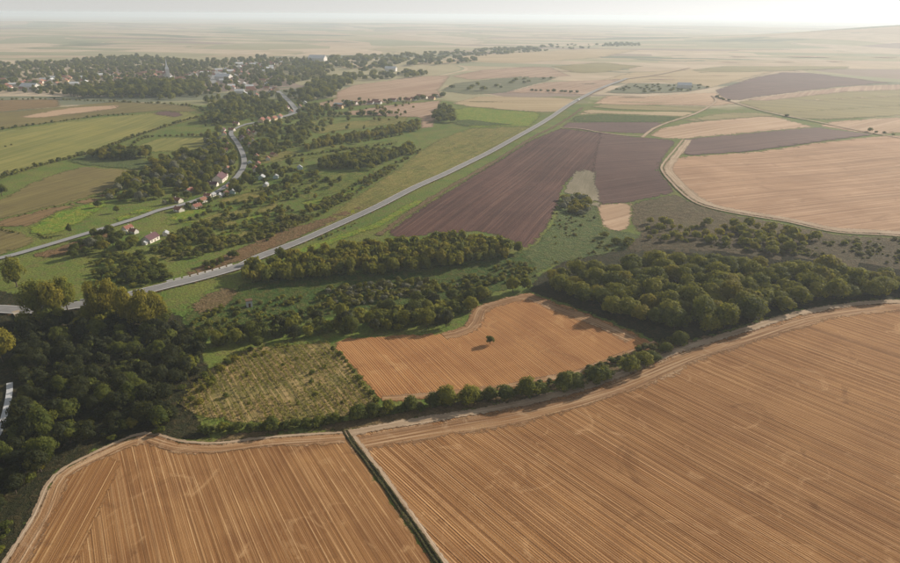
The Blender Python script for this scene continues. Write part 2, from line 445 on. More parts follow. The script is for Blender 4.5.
M['glass'] = plain_mat('glass', (0.03, 0.035, 0.04), (0.05, 0.055, 0.06), 0.5, 0.15, 0, 0.6)
M['wood'] = plain_mat('wood', (0.10, 0.060, 0.035), (0.16, 0.10, 0.06), 2.0, 0.85, 0.2)
M['bark'] = plain_mat('bark', (0.075, 0.055, 0.040), (0.13, 0.10, 0.075), 3.0, 0.95, 0.4)
M['metal'] = plain_mat('metal', (0.45, 0.46, 0.47), (0.58, 0.58, 0.58), 1.0, 0.45, 0, 0.6)
M['sign_yellow'] = plain_mat('sign_yellow', (0.62, 0.62, 0.06), (0.70, 0.68, 0.10), 1.0, 0.5)
M['car_white'] = plain_mat('car_white', (0.76, 0.76, 0.76), (0.80, 0.80, 0.80), 0.3, 0.3, 0, 0.5)
M['rubber'] = plain_mat('rubber', (0.02, 0.02, 0.02), (0.035, 0.035, 0.035), 1.0, 0.9)
# foliage
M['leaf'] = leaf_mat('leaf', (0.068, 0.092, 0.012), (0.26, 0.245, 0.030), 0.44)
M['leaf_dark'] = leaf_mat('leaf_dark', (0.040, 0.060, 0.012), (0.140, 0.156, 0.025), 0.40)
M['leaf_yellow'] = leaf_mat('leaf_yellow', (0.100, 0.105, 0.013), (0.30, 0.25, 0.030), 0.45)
M['leaf_silver'] = leaf_mat('leaf_silver', (0.110, 0.120, 0.082), (0.24, 0.235, 0.165), 0.25)
M['leaf_vine'] = leaf_mat('leaf_vine', (0.11, 0.13, 0.02), (0.26, 0.22, 0.05), 0.4)
M['leaf_baked_shade'] = leaf_mat('leaf_baked_shade', (0.012, 0.018, 0.007), (0.040, 0.046, 0.012), 0.25)  # the dark wood's shade is painted in as a darker leaf colour
M['leaf_scrub'] = leaf_mat('leaf_scrub', (0.075, 0.082, 0.024), (0.185, 0.165, 0.046), 0.3)

# the wide plain: farmland in strips, too far off to tell the strips apart except by tone
def plain_ground():
    k = NT('farmland')
    v = k.coords(0.0)
    sep = k.n('SeparateXYZ'); k.l(v, sep.inputs[0])
    near = k.mix(k.rng(k.noise(v, 1 / 30.0, 5, 0.6, 0.6), 0.35, 0.65), (0.100, 0.165, 0.024), (0.170, 0.190, 0.038))
    near = k.mix(k.rng(k.noise(v, 1 / 6.0, 5, 0.7), 0.5, 0.72), near, (0.165, 0.140, 0.046))
    near = k.mix(k.rng(k.noise(v, 0.9, 4, 0.75), 0.55, 0.36, 0.0, 0.6), near, (0.040, 0.044, 0.014))
    def strips(rot, sx, sy, off):
        mp = k.n('Mapping'); mp.inputs['Rotation'].default_value = (0, 0, rot); k.l(v, mp.inputs[0])
        vv = k.scaled(mp.outputs[0], sx, sy, off)
        vo = k.n('TexVoronoi', voronoi_dimensions='2D', distance='CHEBYCHEV'); k.l(vv, vo.inputs['Vector'])
        vo.inputs['Scale'].default_value = 1.0; vo.inputs['Randomness'].default_value = 0.85
        s = k.n('SeparateColor'); k.l(vo.outputs['Color'], s.inputs[0])
        return s.outputs[0], s.outputs[1]
    a1, a2 = strips(0.25, 1 / 520.0, 1 / 150.0, 3.0)
    b1, b2 = strips(-0.5, 1 / 300.0, 1 / 800.0, 41.0)
    ramp = k.n('ValToRGB'); ramp.color_ramp.interpolation = 'CONSTANT'
    cols = [(0.46, 0.36, 0.25), (0.30, 0.28, 0.17), (0.40, 0.32, 0.21), (0.50, 0.40, 0.29), (0.26, 0.26, 0.16), (0.37, 0.32, 0.20), (0.27, 0.20, 0.17), (0.44, 0.34, 0.24), (0.33, 0.30, 0.18), (0.47, 0.38, 0.28)]  # pale, close tones: some of the distance haze is put into the colour
    el = ramp.color_ramp.elements
    while len(el) < len(cols): el.new(0.5)
    for i, c in enumerate(cols):
        el[i].position = i / len(cols); el[i].color = (*c, 1)
    zone = k.rng(k.noise(v, 1 / 1500.0, 2, 0.5), 0.49, 0.51)
    sel = k.n('Mix', data_type='FLOAT'); k.l(zone, sel.inputs[0]); k.l(a1, sel.inputs[2]); k.l(b1, sel.inputs[3])
    k.l(sel.outputs[0], ramp.inputs[0])
    farc = ramp.outputs[0]
    farc = k.mix(k.rng(k.noise(v, 1 / 90.0, 4, 0.6), 0.35, 0.7, 0.0, 0.35), farc, (0.20, 0.17, 0.085))
    woods = k.rng(k.noise(k.scaled(v, 1 / 900.0, 1 / 420.0, 12.0), 1.0, 5, 0.6, 0.4), 0.61, 0.63)
    farc = k.mix(woods, farc, (0.15, 0.16, 0.10))
    ln = k.n('VectorMath', operation='LENGTH'); k.l(v, ln.inputs[0])
    dist = k.math('ADD', ln.outputs['Value'], k.math('MULTIPLY', k.noise(v, 1 / 160.0, 3), 260.0))
    col = k.mix(k.rng(dist, 1120.0, 1180.0), near, farc)
    k.color(col)
    k.bump(k.noise(v, 0.7, 4, 0.7), 0.5, 1.0)
    return k.m
M['farmland'] = plain_ground()

# ------------------------------------------------------------------ the ground sheet
angs = np.concatenate([np.linspace(-62, 62, 207), np.linspace(62, 298, 60)[1:-1]])
rads = [0.0]
r = 30.0
while r < 26000:
    rads.append(r); r *= 1.027 if r < 1500 else 1.045
rads = np.array(rads[1:])
A, R = np.meshgrid(np.radians(angs), rads)
GX, GY = np.sin(A) * R, np.cos(A) * R
GZ = H(GX, GY)
na = len(angs); nr = len(rads)
co = np.concatenate([np.array([[0, 0, float(H(0, 0))]]), np.stack((GX, GY, GZ), -1).reshape(-1, 3)])
i = np.arange(nr - 1)[:, None] * na; j = np.arange(na)[None, :]
q0 = 1 + i + j; q1 = 1 + i + (j + 1) % na
quads = np.stack((q0, q1, q1 + na, q0 + na), -1).reshape(-1, 4)[:, ::-1]
cap = np.stack((np.zeros(na, int), 1 + (np.arange(na) + 1) % na, 1 + np.arange(na)), -1)[:, ::-1]
tris = np.concatenate([quads[:, [0, 1, 2]], quads[:, [0, 2, 3]], cap])
tag(link('ground', mesh_np('ground', co, tris.ravel(), 3, [M['farmland']], smooth=True)),
    'wide plain of fields reaching to the hazy horizon', kind='structure')
FRONT = np.stack((GX, GY), -1)[:, :207].reshape(-1, 2)
FRONT = FRONT[np.hypot(FRONT[:, 0], FRONT[:, 1]) < 6000]

def lay(xy, layer):
    d = np.hypot(xy[..., 0], xy[..., 1])
    return H(xy[..., 0], xy[..., 1]) + layer * (0.032 + 0.00014 * d)

def smooth_px(pts, step, closed):
    out = []
    n = len(pts)
    for i in range(n if closed else n - 1):
        a, b = pts[i], pts[(i + 1) % n]
        m = max(1, int(math.hypot(b[0] - a[0], b[1] - a[1]) / step))
        for t in range(m):
            out.append((a[0] + (b[0] - a[0]) * t / m, a[1] + (b[1] - a[1]) * t / m))
    if not closed: out.append(pts[-1])
    return np.array(out)

FIELD_POLYS = {}
def field(name, label, px, mat, layer=1, jit=0.9, step=5.0):
    pts = smooth_px(P(px) if isinstance(px, str) else px, step, True)
    w = unproj(pts[:, 0], pts[:, 1])
    t = np.linalg.norm(np.roll(w, -1, 0) - np.roll(w, 1, 0), axis=1)
    nrm = np.stack((w[:, 1] - np.roll(w, 1, 0)[:, 1], -(w[:, 0] - np.roll(w, 1, 0)[:, 0])), -1)
    nrm /= np.maximum(np.linalg.norm(nrm, axis=1), 1e-6)[:, None]
    d = np.hypot(w[:, 0], w[:, 1])
    s = np.arange(len(w))
    seed = sum(map(ord, label)) % 97
    w = w + nrm * (jit * (noise1(s * 0.45, seed) * 0.7 + noise1(s * 1.3, seed + 3) * 0.5) * d / 420.0)[:, None]
    lo, hi = w.min(0), w.max(0)
    cand = FRONT[(FRONT[:, 0] > lo[0]) & (FRONT[:, 0] < hi[0]) & (FRONT[:, 1] > lo[1]) & (FRONT[:, 1] < hi[1])]
    if len(cand):
        cand = cand[inside(cand[:, 0], cand[:, 1], w)]
    v = [Vector(p) for p in w] + [Vector(p) for p in cand]
    n = len(w)
    ov, oe, of, *_ = delaunay_2d_cdt(v, [], [list(range(n))], 1, 1e-3)
    xy = np.array([(p.x, p.y) for p in ov])
    z = lay(xy, layer)
    f = []
    for t in of:
        a, b, c = (xy[k] for k in t[:3])
        cr = (b[0] - a[0]) * (c[1] - a[1]) - (b[1] - a[1]) * (c[0] - a[0])
        f += list(t) if cr > 0 else list(t)[::-1]
    loop = np.vstack((w, w[:1]))
    fade = np.clip(seg_dist(xy[:, 0], xy[:, 1], loop) / np.maximum(np.hypot(xy[:, 0], xy[:, 1]) * 0.010, 1.0), 0, 1) if len(xy) < 9000 else np.ones(len(xy))
    fade[:n] = 0.0
    me = mesh_np(name, np.column_stack((xy, z)), f, 3, [M[mat]], smooth=True, fade=fade)
    FIELD_POLYS[label] = w
    return tag(link(name, me), label, kind='structure')

def catmull(w, step):
    out = []
    n = len(w)
    for i in range(n - 1):
        p0, p1, p2, p3 = w[max(i - 1, 0)], w[i], w[i + 1], w[min(i + 2, n - 1)]
        L = np.linalg.norm(p2 - p1)
        m = max(1, int(L / max(step, 0.012 * np.hypot(*p1))))
        for t in np.arange(m) / m:
            out.append(0.5 * ((2 * p1) + (-p0 + p2) * t + (2 * p0 - 5 * p1 + 4 * p2 - p3) * t * t + (-p0 + 3 * p1 - 3 * p2 + p3) * t ** 3))
    out.append(w[-1])
    return np.array(out)

def path_w(px, step=4.0):
    p = np.array(P(px) if isinstance(px, str) else px)
    return catmull(unproj(p[:, 0], p[:, 1]), step)

def normals(w):
    t = np.gradient(w, axis=0); t /= np.linalg.norm(t, axis=1)[:, None]
    return np.stack((-t[:, 1], t[:, 0]), -1)

def ribbon(name, label, w, o0, o1, mat, layer, cols=4, jit=0.0, parent=None):
    """a strip along path w from side offset o0 to o1 (metres, + is to the path's left)"""
    nrm = normals(w)
    L = np.concatenate([[0], np.cumsum(np.linalg.norm(np.diff(w, axis=0), axis=1))])
    n = len(w)
    seed = sum(map(ord, label or name)) % 89
    o0 = np.broadcast_to(o0, n) + jit * noise1(L / 6.0, seed); o1 = np.broadcast_to(o1, n) + jit * noise1(L / 6.0, seed + 5)
    vs, uv, fd = [], [], []
    for c in range(cols + 1):
        o = o0 + (o1 - o0) * c / cols
        xy = w + nrm * o[:, None]
        vs.append(np.column_stack((xy, lay(xy, layer)))); uv.append(np.column_stack((o, L))); fd.append(np.full(n, min(1.0, 2.2 * min(c, cols - c) / cols)))
    vs = np.stack(vs, 1).reshape(-1, 3); uv = np.stack(uv, 1).reshape(-1, 2); fd = np.stack(fd, 1).ravel()
    k = cols + 1
    i = np.arange(n - 1)[:, None] * k; j = np.arange(cols)[None]
    q = np.stack((i + j, i + k + j, i + k + j + 1, i + j + 1), -1).reshape(-1, 4)
    # face upwards
    a, b, c_ = vs[q[0, 0]], vs[q[0, 1]], vs[q[0, 2]]
    if np.cross((b - a)[:2], (c_ - a)[:2]) < 0: q = q[:, ::-1]
    o = link(name, mesh_np(name, vs, q.ravel(), 4, [M[mat]], uv=uv, smooth=True, fade=fd), parent)
    if parent is None: tag(o, label, kind='structure')
    return o

# ------------------------------------------------------------------ fields
ORD_ = 'first second third fourth fifth sixth seventh eighth ninth tenth eleventh twelfth thirteenth fourteenth fifteenth'.split()
EDGE_B = "345,432 420,419 520,402 600,380 650,360 690,345 740,330 800,312 860,303 900,301 960,303 1080,318"
field('stubble_field', 'large golden brown stubble field filling the near right, striped by harvest rows', EDGE_B + ' 1300,400 1200,760 600,900 560,720 441,563', 'stubble_near', 1, 0.4)
field('stubble_field', 'golden brown stubble field at the near left, west of the ditch', "345,432 270,437 220,443 180,441 145,433 100,450 55,475 35,515 5,563 -40,640 -120,800 560,900 540,720 434,563", 'stubble_west', 1, 0.5)
field('stubble_field', 'pale cross-driven wedge of stubble along the west edge of the near field', "123,462 100,452 57,477 37,517 7,563 -38,640 -60,700 30,660 82,556", 'stubble_wedge', 2, 0.3)
FC = "330,345 348,338 400,335 440,333 463,326 473,308 495,300 530,292 560,303 600,318 640,335 662,346 620,363 580,377 520,389 460,396 410,402 382,403 358,375"
field('stubble_field', 'orange stubble field with one lone tree, enclosed by woods', FC, 'stubble_mid', 2, 0.8)
PL = "383,235 420,208 470,177 530,140 560,128 590,131 612,134 608,150 604,176 577,174 568,183 563,192 558,207 548,227 535,244 523,250 510,240 480,232 440,234 400,238"
field('ploughed_field', 'dark purple brown ploughed field beside the highway', PL, 'plough', 1, 0.6)
field('ploughed_field', 'dark ploughed field east of the pale grassy notch', "599,131 635,137 678,140 664,158 660,170 676,192 668,195 630,203 596,206 590,190 594,173 590,172 595,150", 'plough_right', 2, 0.6)
field('pale_fallow', 'pale fallow notch between the two ploughed fields', "576,171 585,169 598,171 596,180 600,190 601,208 588,207 584,197 573,195 560,193 566,184", 'fallow', 3, 1.6)
field('stubble_plot', 'small tan stubble plot below the ploughed field', "595,205 632,202 633,215 630,229 612,233 602,226 598,214", 'stubble_far', 2, 0.8)
field('wet_meadow', 'soft green wet meadow in the dip beside the ploughed field', "523,250 535,244 548,227 559,207 564,192 584,190 597,206 604,228 640,234 665,240 650,250 590,258 560,264 535,275 515,268", 'wet_grass', 1, 1.2)
field('grass_bank', 'dry grey green grass bank under the wide stubble field', "632,203 676,193 690,201 712,209 740,216 789,224 836,234 900,238 960,244 960,262 860,258 790,250 700,242 640,238 630,222", 'dry_bank', 1, 1.2)
field('scrub_slope', 'dark brownish scrub slope above the wood', "640,234 700,232 790,238 870,240 960,246 960,300 900,300 840,290 700,260 620,252", 'brown_bank', 2, 1.5)
field('stubble_field', 'wide pinkish stubble field on the right beyond the scrub slope', "681,157 690,156 752,152 816,143 877,136 980,132 1100,150 1100,262 960,243 900,236 836,232 789,222 735,213 705,206 688,197 672,182 662,170 666,160", 'stubble_right', 3, 0.6)
field('ploughed_strip', 'long dark ploughed strip bordering the wide pinkish stubble field', "684,139 740,134 816,127 877,135 816,143 752,152 690,156 681,157", 'plough_far', 4, 0.3)
field('stubble_field', 'pale tan field with a curved west end above the ploughed strip', "648,135 660,128 690,122 770,115 816,127 740,134 684,139 660,139", 'stubble_far', 1, 0.4)
field('green_strip', 'thin olive crop strip above the pale tan field', "682,120 720,113 765,112 778,116 720,120 690,122", 'olive_far', 2, 0.3)
field('ploughed_strip', 'grey purple tilled strip west of the curved tan field', "560,128 566,122 668,122 650,134 620,133 590,131", 'plough_far', 2, 0.3)
field('green_strip', 'dark green crop strip beside the highway', "567,122 575,116 600,114 684,117 668,122 620,123", 'dark_meadow', 2, 0.3)
field('tan_strip', 'pale tan strip right of the highway', "576,115 585,109 620,111 700,112 684,117 600,114", 'tan_far', 2, 0.3)
field('green_strip', 'grey green strip crossing the tan strips', "588,107 600,104 715,107 700,112 620,110", 'olive_far', 3, 0.3)
field('tan_strip', 'broad orange tan strip below the tree plot', "592,104 606,95 640,96 715,92 730,100 740,104 716,106 620,105", 'stubble_far', 2, 0.3)
field('orchard_plot', 'dark grey green orchard plot right of the highway', "603,93 628,83 700,84 712,88 690,92 645,94", 'greygreen', 3, 0.3)
field('ploughed_field', 'far mauve ploughed field on the right rise', "714,90 750,78 790,70 830,75 895,83 840,87 760,97 735,101 720,98", 'plough_far', 1, 0.4)
field('crop_field', 'pale green and yellow crop field crossing the right side', "735,102 760,98 850,87 1000,80 1000,110 830,120 790,118 760,110", 'olive_far', 2, 0.3)
field('tan_strip', 'pinkish strip under the far mauve field', "735,101 760,97 850,86 1000,80 1000,87 850,92 770,101", 'pink_far', 3, 0.2)
field('stubble_field', 'orange stubble strip at the far right edge', "816,126 830,121 1000,111 1000,131 900,133 877,135", 'stubble_far', 1, 0.3)
for i_, (a_, b_, c_, d_, h_, m_) in enumerate(((596, 101, 735, 103, 1.6, 'tan_far'), (600, 97, 690, 97, 1.2, 'greygreen'), (580, 118.5, 676, 119.5, 1.0, 'pink_far'), (600, 126, 660, 126.5, 1.2, 'greygreen'), (610, 79, 700, 79, 1.2, 'pink_far'), (640, 76, 730, 75, 1.1, 'stubble_far'), (735, 81, 760, 77, 1.5, 'tan_far'), (700, 62, 860, 61, 1.0, 'stubble_far'), (730, 56, 900, 57, 1.2, 'pink_far'), (480, 85, 540, 82, 1.0, 'tan_far'), (470, 101, 560, 103, 1.3, 'olive_far'), (520, 72, 600, 70, 1.0, 'stubble_far'), (560, 84, 612, 83, 1.0, 'greygreen'), (800, 100, 960, 92, 2.2, 'tan_far'), (780, 112, 960, 101, 2.0, 'yellow_field'))):
    field('crop_strip', ORD_[i_] + ' thin crop strip on the hazy right plain', [(a_, b_), ((a_ + c_) / 2, (b_ + d_) / 2), (c_, d_), (c_ - 3, d_ + h_), ((a_ + c_) / 2, (b_ + d_) / 2 + h_), (a_ - 2, b_ + h_)], m_, 4, 0.25)
field('tan_strip', 'pale tan strip with yellow patch near the far plain', "600,80 630,72 760,66 790,69 745,79 712,88 660,82 625,84", 'tan_far', 1, 0.3)
field('green_strip', 'faint green strip on the far plain', "690,70 720,66 850,66 850,69 760,72 700,73", 'olive_far', 2, 0.2)
# between the highway and the village valley
STRIP_LINES = []
NAMES_ = 'lowest second third fourth fifth sixth seventh eighth ninth tenth eleventh twelfth thirteenth farthest sloping little'.split()
field('meadow', 'olive green meadow strip along the west side of the highway', "318,224 345,203 375,183 405,163 420,150 440,138 470,128 535,126 505,145 470,163 440,178 400,196 345,219 325,228", 'olive_meadow', 1, 0.8)
field('crop_field', 'yellow green crop field west of the highway', "453,109 470,107 545,113 532,126 470,128 455,120", 'bright_grass', 2, 0.4)
field('crop_field', 'darker green wedge inside the yellow green crop field', "450,122 465,119 500,123 520,125 460,127", 'dark_meadow', 3, 0.3)
field('tan_field', 'tan stubble field west of the highway', "450,103 480,96 560,98 583,100 562,112 545,113 470,107", 'tan_far', 2, 0.4)
field('tan_field', 'pale pink stubble field above the highway hedge', "500,94 545,82 622,79 604,90 590,95 540,93", 'pink_far', 2, 0.4)
field('green_field', 'blue green crop field with scattered bushes beyond the tan field', "438,91 455,83 490,79 520,76 560,77 545,82 505,93 470,95", 'greygreen', 1, 0.5)
field('green_field', 'hazy grey green field near the far trees', "575,74 550,66 600,62 645,66 612,72", 'olive_far', 1, 0.4)
field('tan_field', 'pinkish field among the far strips', "450,76 480,70 530,66 552,67 572,76 540,78 500,78 470,80", 'pink_far', 1, 0.4)
field('tan_field', 'pale field with straw tones next to the far village edge', "450,56 520,52 600,48 640,50 600,58 520,63 460,62", 'tan_far', 1, 0.4)
field('stubble_field', 'pinkish stubble field beyond the village valley', "335,92 352,85 420,76 452,75 440,90 445,97 420,98 400,101 370,105 330,107 308,106 335,98", 'pink_far', 1, 0.5)
field('stubble_field', 'pinkish stubble field narrowing to a track towards the highway', "318,115 345,112 380,106 442,100 438,112 434,127 420,129 420,118 400,117 350,115", 'pink_far', 2, 0.5)
field('pale_strip', 'pale straw strip beyond the valley trees', "335,67 350,65 390,64 388,67 350,69", 'tan_far', 1, 0.3)
field('pale_strip', 'thin straw strip behind the hedges', "410,62 450,60 480,62 450,64 415,65", 'tan_far', 1, 0.3)
field('meadow', 'pale yellow green meadow above the young plantation', "308,128 350,121 410,116 406,123 340,131 315,135", 'olive_meadow', 1, 0.5)
field('meadow', 'green strip of grass between the two plantations', "283,158 330,149 400,139 396,146 335,155 290,163", 'meadow', 1, 0.6)
field('meadow', 'smooth green meadow below the lower plantation', "294,176 330,172 350,172 376,168 372,180 340,192 305,200 292,195 300,184", 'meadow', 1, 0.7)
field('meadow', 'bright green grass slope above the scrub belt', "300,203 332,195 372,180 380,176 360,190 330,208 312,212", 'bright_grass', 2, 0.6)
field('meadow', 'yellow green paddock behind the roadside houses', "210,203 232,195 268,189 276,193 262,199 235,203", 'olive_meadow', 1, 0.6)
field('meadow', 'small yellow green paddock by a hedge', "254,209 276,202 284,206 272,213 256,214", 'olive_meadow', 1, 0.5)
field('meadow', 'small vivid green paddock in the valley', "243,217 254,213 268,215 256,222 246,223", 'bright_grass', 2, 0.5)
field('meadow', 'bright green meadow strip below the village houses', "158,225 176,212 205,206 222,204 205,214 170,225", 'bright_grass', 2, 0.6)
field('meadow', 'ochre green rough meadow in the valley', "190,223 215,214 248,208 252,212 230,219 205,226", 'olive_meadow', 1, 0.8)
field('meadow', 'yellowish meadow strip above the highway bank', "148,256 190,250 230,236 255,228 290,218 320,212 300,226 260,240 215,251 170,262", 'olive_meadow', 1, 0.8)
field('bank', 'reddish brown cut bank above the highway', "185,272 215,258 250,243 290,228 325,218 340,212 372,203 345,217 300,238 250,259 215,271 190,279", 'rust_verge', 2, 0.8)
field('meadow', 'green meadow patches at the village edge', "250,158 285,150 300,152 290,160 260,165", 'olive_meadow', 1, 0.6)
field('meadow', 'long pale green strip by the valley road', "245,107 285,104 300,106 280,110 248,111", 'olive_meadow', 1, 0.4)
field('meadow', 'yellow green field among the far gardens', "208,101 232,96 240,99 236,103 212,105", 'olive_meadow', 1, 0.4)
field('meadow', 'pale green field beyond the valley trees', "280,76 300,74 335,74 330,79 290,79", 'olive_meadow', 1, 0.4)
field('meadow', 'olive field strip north of the valley road', "305,122 340,112 350,113 330,119 310,126", 'olive_meadow', 1, 0.4)
for i_, (a_, b_, c_, d_, m_) in enumerate(((176, 229, 222, 217, 'meadow'), (172, 234, 235, 219, 'olive_meadow'), (205, 238, 262, 222, 'bright_grass'), (236, 207, 286, 197, 'meadow'), (268, 200, 300, 190, 'bright_grass'), (250, 191, 288, 184, 'olive_meadow'), (280, 171, 305, 166, 'bright_grass'),
        (262, 151, 306, 144, 'meadow'), (270, 146, 308, 138, 'olive_meadow'), (256, 130, 300, 124, 'bright_grass'), (215, 111, 250, 107, 'olive_meadow'), (222, 118, 262, 114, 'meadow'), (205, 125, 232, 121, 'yellow_field'), (295, 98, 330, 93, 'meadow'), (310, 210, 340, 199, 'bright_grass'), (180, 222, 205, 216, 'bright_grass'))):
    STRIP_LINES.append(f'{a_},{b_ + 1.5} {(a_ + c_) / 2},{(b_ + d_) / 2 + 1.2} {c_},{d_ + 1}')
    th_ = 1.2 + (a_ * 7 % 5) * 0.35 + (b_ - 100) * 0.018
    field('garden_strip', NAMES_[i_] + ' narrow strip plot in the village valley', [(a_, b_), ((a_ + c_) / 2, (b_ + d_) / 2 - 0.3), (c_, d_), (c_ + 4, d_ + th_), ((a_ + c_) / 2 + 3, (b_ + d_) / 2 + th_), (a_ + 3, b_ + th_)], m_, 2, 0.6)
# left farmland
field('field_strip', 'tan field strip at the far left near the village', "-80,101 60,99 62,107 0,112 -80,116", 'brown_field', 1, 0.4)
field('field_strip', 'green olive field strip with pink stubble at its middle', "-80,116 0,112 62,107 118,101 189,105 206,114 160,111 101,116 0,130 -80,142", 'olive_field', 2, 0.4)
field('field_strip', 'pinkish orange stubble strip in the left farmland', "17,117 67,108 121,105 118,109 84,113 34,119", 'stubble_far', 3, 0.3)
field('field_strip', 'wide yellow olive field between two dark hedges', "-80,143 0,131 101,117 160,112 190,112 203,118 162,129 135,138 91,154 44,166 0,180 -80,206", 'yellow_field', 3, 0.5)
field('field_strip', 'small purple ploughed patch at the end of the yellow field', "150,113 165,111 180,112 185,116 172,118 152,115", 'plough_far', 4, 0.3)
field('field_strip', 'yellow field beside the garden trees', "132,147 159,138 209,137 205,150 150,153", 'yellow_field', 2, 0.5)
field('field_strip', 'olive brown field inside the hedge curve', "-60,226 0,199 30,183 60,172 85,166 140,170 137,178 110,191 75,202 0,220 -60,238", 'olive_field', 2, 0.7)
field('field_strip', 'reddish brown fallow strip below the olive brown field', "-60,240 0,220 75,202 110,191 120,190 100,201 60,212 25,229 0,227 -60,246", 'brown_field', 3, 0.7)
field('field_strip', 'blue green shaded meadow by the hedge', "65,161 91,154 130,157 172,166 145,171 85,166", 'wet_grass', 3, 0.6)
field('meadow', 'vivid green meadow corner beside the village road', "22,231 60,211 106,199 110,206 82,222 60,234 42,238", 'bright_grass', 4, 0.8)
field('meadow', 'vivid yellow green roadside meadow under silver trees', "112,219 150,205 160,209 125,221 112,224", 'bright_grass', 4, 0.6)
field('field_strip', 'dull olive field at the left edge below the green meadow', "-80,250 0,227 22,231 40,241 10,253 -80,280", 'olive_field', 3, 0.6)
field('verge', 'orange brown grass verge along the village road', "30,255 85,238 112,229 118,234 95,246 70,254 45,260", 'rust_verge', 3, 0.8)
# the wooded valley
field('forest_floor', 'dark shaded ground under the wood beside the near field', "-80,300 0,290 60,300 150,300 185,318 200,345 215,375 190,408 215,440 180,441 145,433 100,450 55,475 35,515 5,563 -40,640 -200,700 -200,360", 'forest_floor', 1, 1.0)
field('meadow', 'dark green valley meadow below the long wood', "180,316 215,300 245,283 290,276 400,270 470,262 523,250 535,262 540,282 500,292 440,300 360,312 300,325 240,335 190,345", 'dark_meadow', 2, 1.2)
field('meadow', 'dry reddish patch beside the small hut', "186,308 205,294 222,288 240,287 236,298 225,308 200,316", 'verge', 3, 1.2)
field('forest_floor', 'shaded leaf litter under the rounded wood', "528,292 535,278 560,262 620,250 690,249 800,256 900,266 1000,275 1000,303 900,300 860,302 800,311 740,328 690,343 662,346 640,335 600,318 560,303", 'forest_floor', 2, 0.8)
field('vineyard', 'overgrown vineyard ground in streaks of straw and weeds', "178,405 205,372 250,347 330,342 356,374 382,403 350,416 300,424 240,424 200,418", 'vineyard_ground', 2, 1.2)
field('verge', 'brown grass verge between the tree row and the dirt track', "200,437 240,432 300,428 350,420 420,408 520,392 600,370 640,352 690,338 740,326 800,309 860,300 960,300 960,304 860,304 800,313 740,331 690,346 650,361 600,381 520,403 420,420 345,433 270,438 220,443", 'verge', 3, 0.6)

# headlands, tracks and roads
wB = path_w(EDGE_B)
ribbon('headland', 'curving pale headland of turned stubble along the near field edge', wB, -12.0, -2.4, 'headland', 2, 8, 1.6)
ribbon('dirt_track', 'pale dirt track running between the tree row and the near field', wB, -3.4, 1.3, 'dirt', 4, 5, 0.4)
wA = path_w("345,433 270,438 220,444 180,442 145,434 100,451 55,476 35,516 5,564 -40,640")
ribbon('headland', 'pale turned headland around the near left field', wA, -0.3, 5.5, 'headland', 3, 5, 0.9)
ribbon('dirt_track', 'thin dirt track skirting the near left field', wA, -1.0, 0.6, 'dirt', 4, 3, 0.25)
wC = path_w("382,402 410,401 460,395 520,388 580,376 620,362 661,345")
ribbon('headland', 'turned headland along the tree row side of the enclosed field', wC, 0.5, 4.5, 'headland', 3, 4, 0.8)
wC2 = path_w("440,332 462,326 473,308 495,300 530,293 560,304 600,319 640,336")
ribbon('headland', 'curved tractor headland at the top of the enclosed field', wC2, -9.0, -0.5, 'headland', 3, 6, 0.9)
wR = path_w("684,140 676,150 664,165 664,172 674,184 688,197 705,206 735,213 789,222 836,232 900,236 980,246")
ribbon('headland', 'broad pale headland bordering the wide pinkish stubble field', wR, 0.0, 9.0, 'dirt', 5, 4, 1.0)
ribbon('dirt_track', 'narrow dirt track rounding the wide pinkish stubble field', wR, -2.5, 0.2, 'dirt', 5, 2, 0.3)
wT = path_w("642,138 652,130 665,124 690,116 712,105 716,100 712,96")
ribbon('dirt_track', 'pale farm track between the curved tan field and tilled strips', wT, -2.5, 2.5, 'dirt', 6, 2, 0.3)
wT2 = path_w("712,96 735,103 770,113 816,122 860,131 920,142")
ribbon('farm_lane', 'thin light farm lane slanting across the right fields', wT2, -2.5, 2.5, 'dirt', 6, 2, 0.3)
wG = path_w("560,128 580,129 602,133 625,136 645,136")
ribbon('dirt_track', 'faint dirt track along the top of the ploughed field', wG, -1.6, 1.6, 'dirt', 6, 2, 0.2)
wPl = path_w("383,236 420,209 470,178 530,141 562,124 585,108")
ribbon('verge', 'tan grass verge between highway and ploughed field', wPl, 0.2, 5.5, 'verge', 4, 3, 1.0)
wDry = path_w("300,252 335,240 362,230 382,222 420,201")
ribbon('verge', 'bright green strip between highway and long wood', wDry, -5, 5, 'bright_grass', 3, 3, 1.5)

HWY = "-120,312 -40,310 0,310 17,311 50,310 78,306 91,305 125,297 169,286 202,278 243,266 256,259 300,242 334,227 378,207 415,188 442,176 469,163 502,146 536,127 570,105 590,94 608,86 627,79"
wH = path_w(HWY, 5.0)
ribbon('highway_shoulder', 'gravel shoulder under the highway', wH, -4.8, 4.8, 'rust_verge', 6, 4, 0.3)
wH2 = path_w('627,79 657,75 690,68', 5.0)
ribbon('far_road', 'faint pale road continuing the highway across the far plain', wH2, -4, 4, 'dirt', 6, 3)
ribbon('highway', 'long straight grey asphalt highway crossing the plain', wH, -3.5, 3.5, 'asphalt', 8, 4)
ribbon('road_edge_line', 'white painted edge line along the valley side of the highway', wH, 2.95, 3.2, 'paint', 9, 1)
ribbon('road_edge_line', 'white painted edge line along the ploughed field side of the highway', wH, -3.2, -2.95, 'paint', 9, 1)
VIL = "-60,272 0,259 34,250 81,236 111,227 140,218 159,211 180,206 202,199 218,192 230,184 239,175 244,166 243,155 237,143 231,134 236,129 246,125"
wV = path_w(VIL, 4.0)
ribbon('village_road', 'pale village road with a sharp bend among the houses', wV, -2.3, 2.3, 'village_asphalt', 8, 3)
ribbon('road_shoulder', 'dusty shoulder of the village road', wV, -3.0, 3.0, 'verge', 6, 3, 0.4)
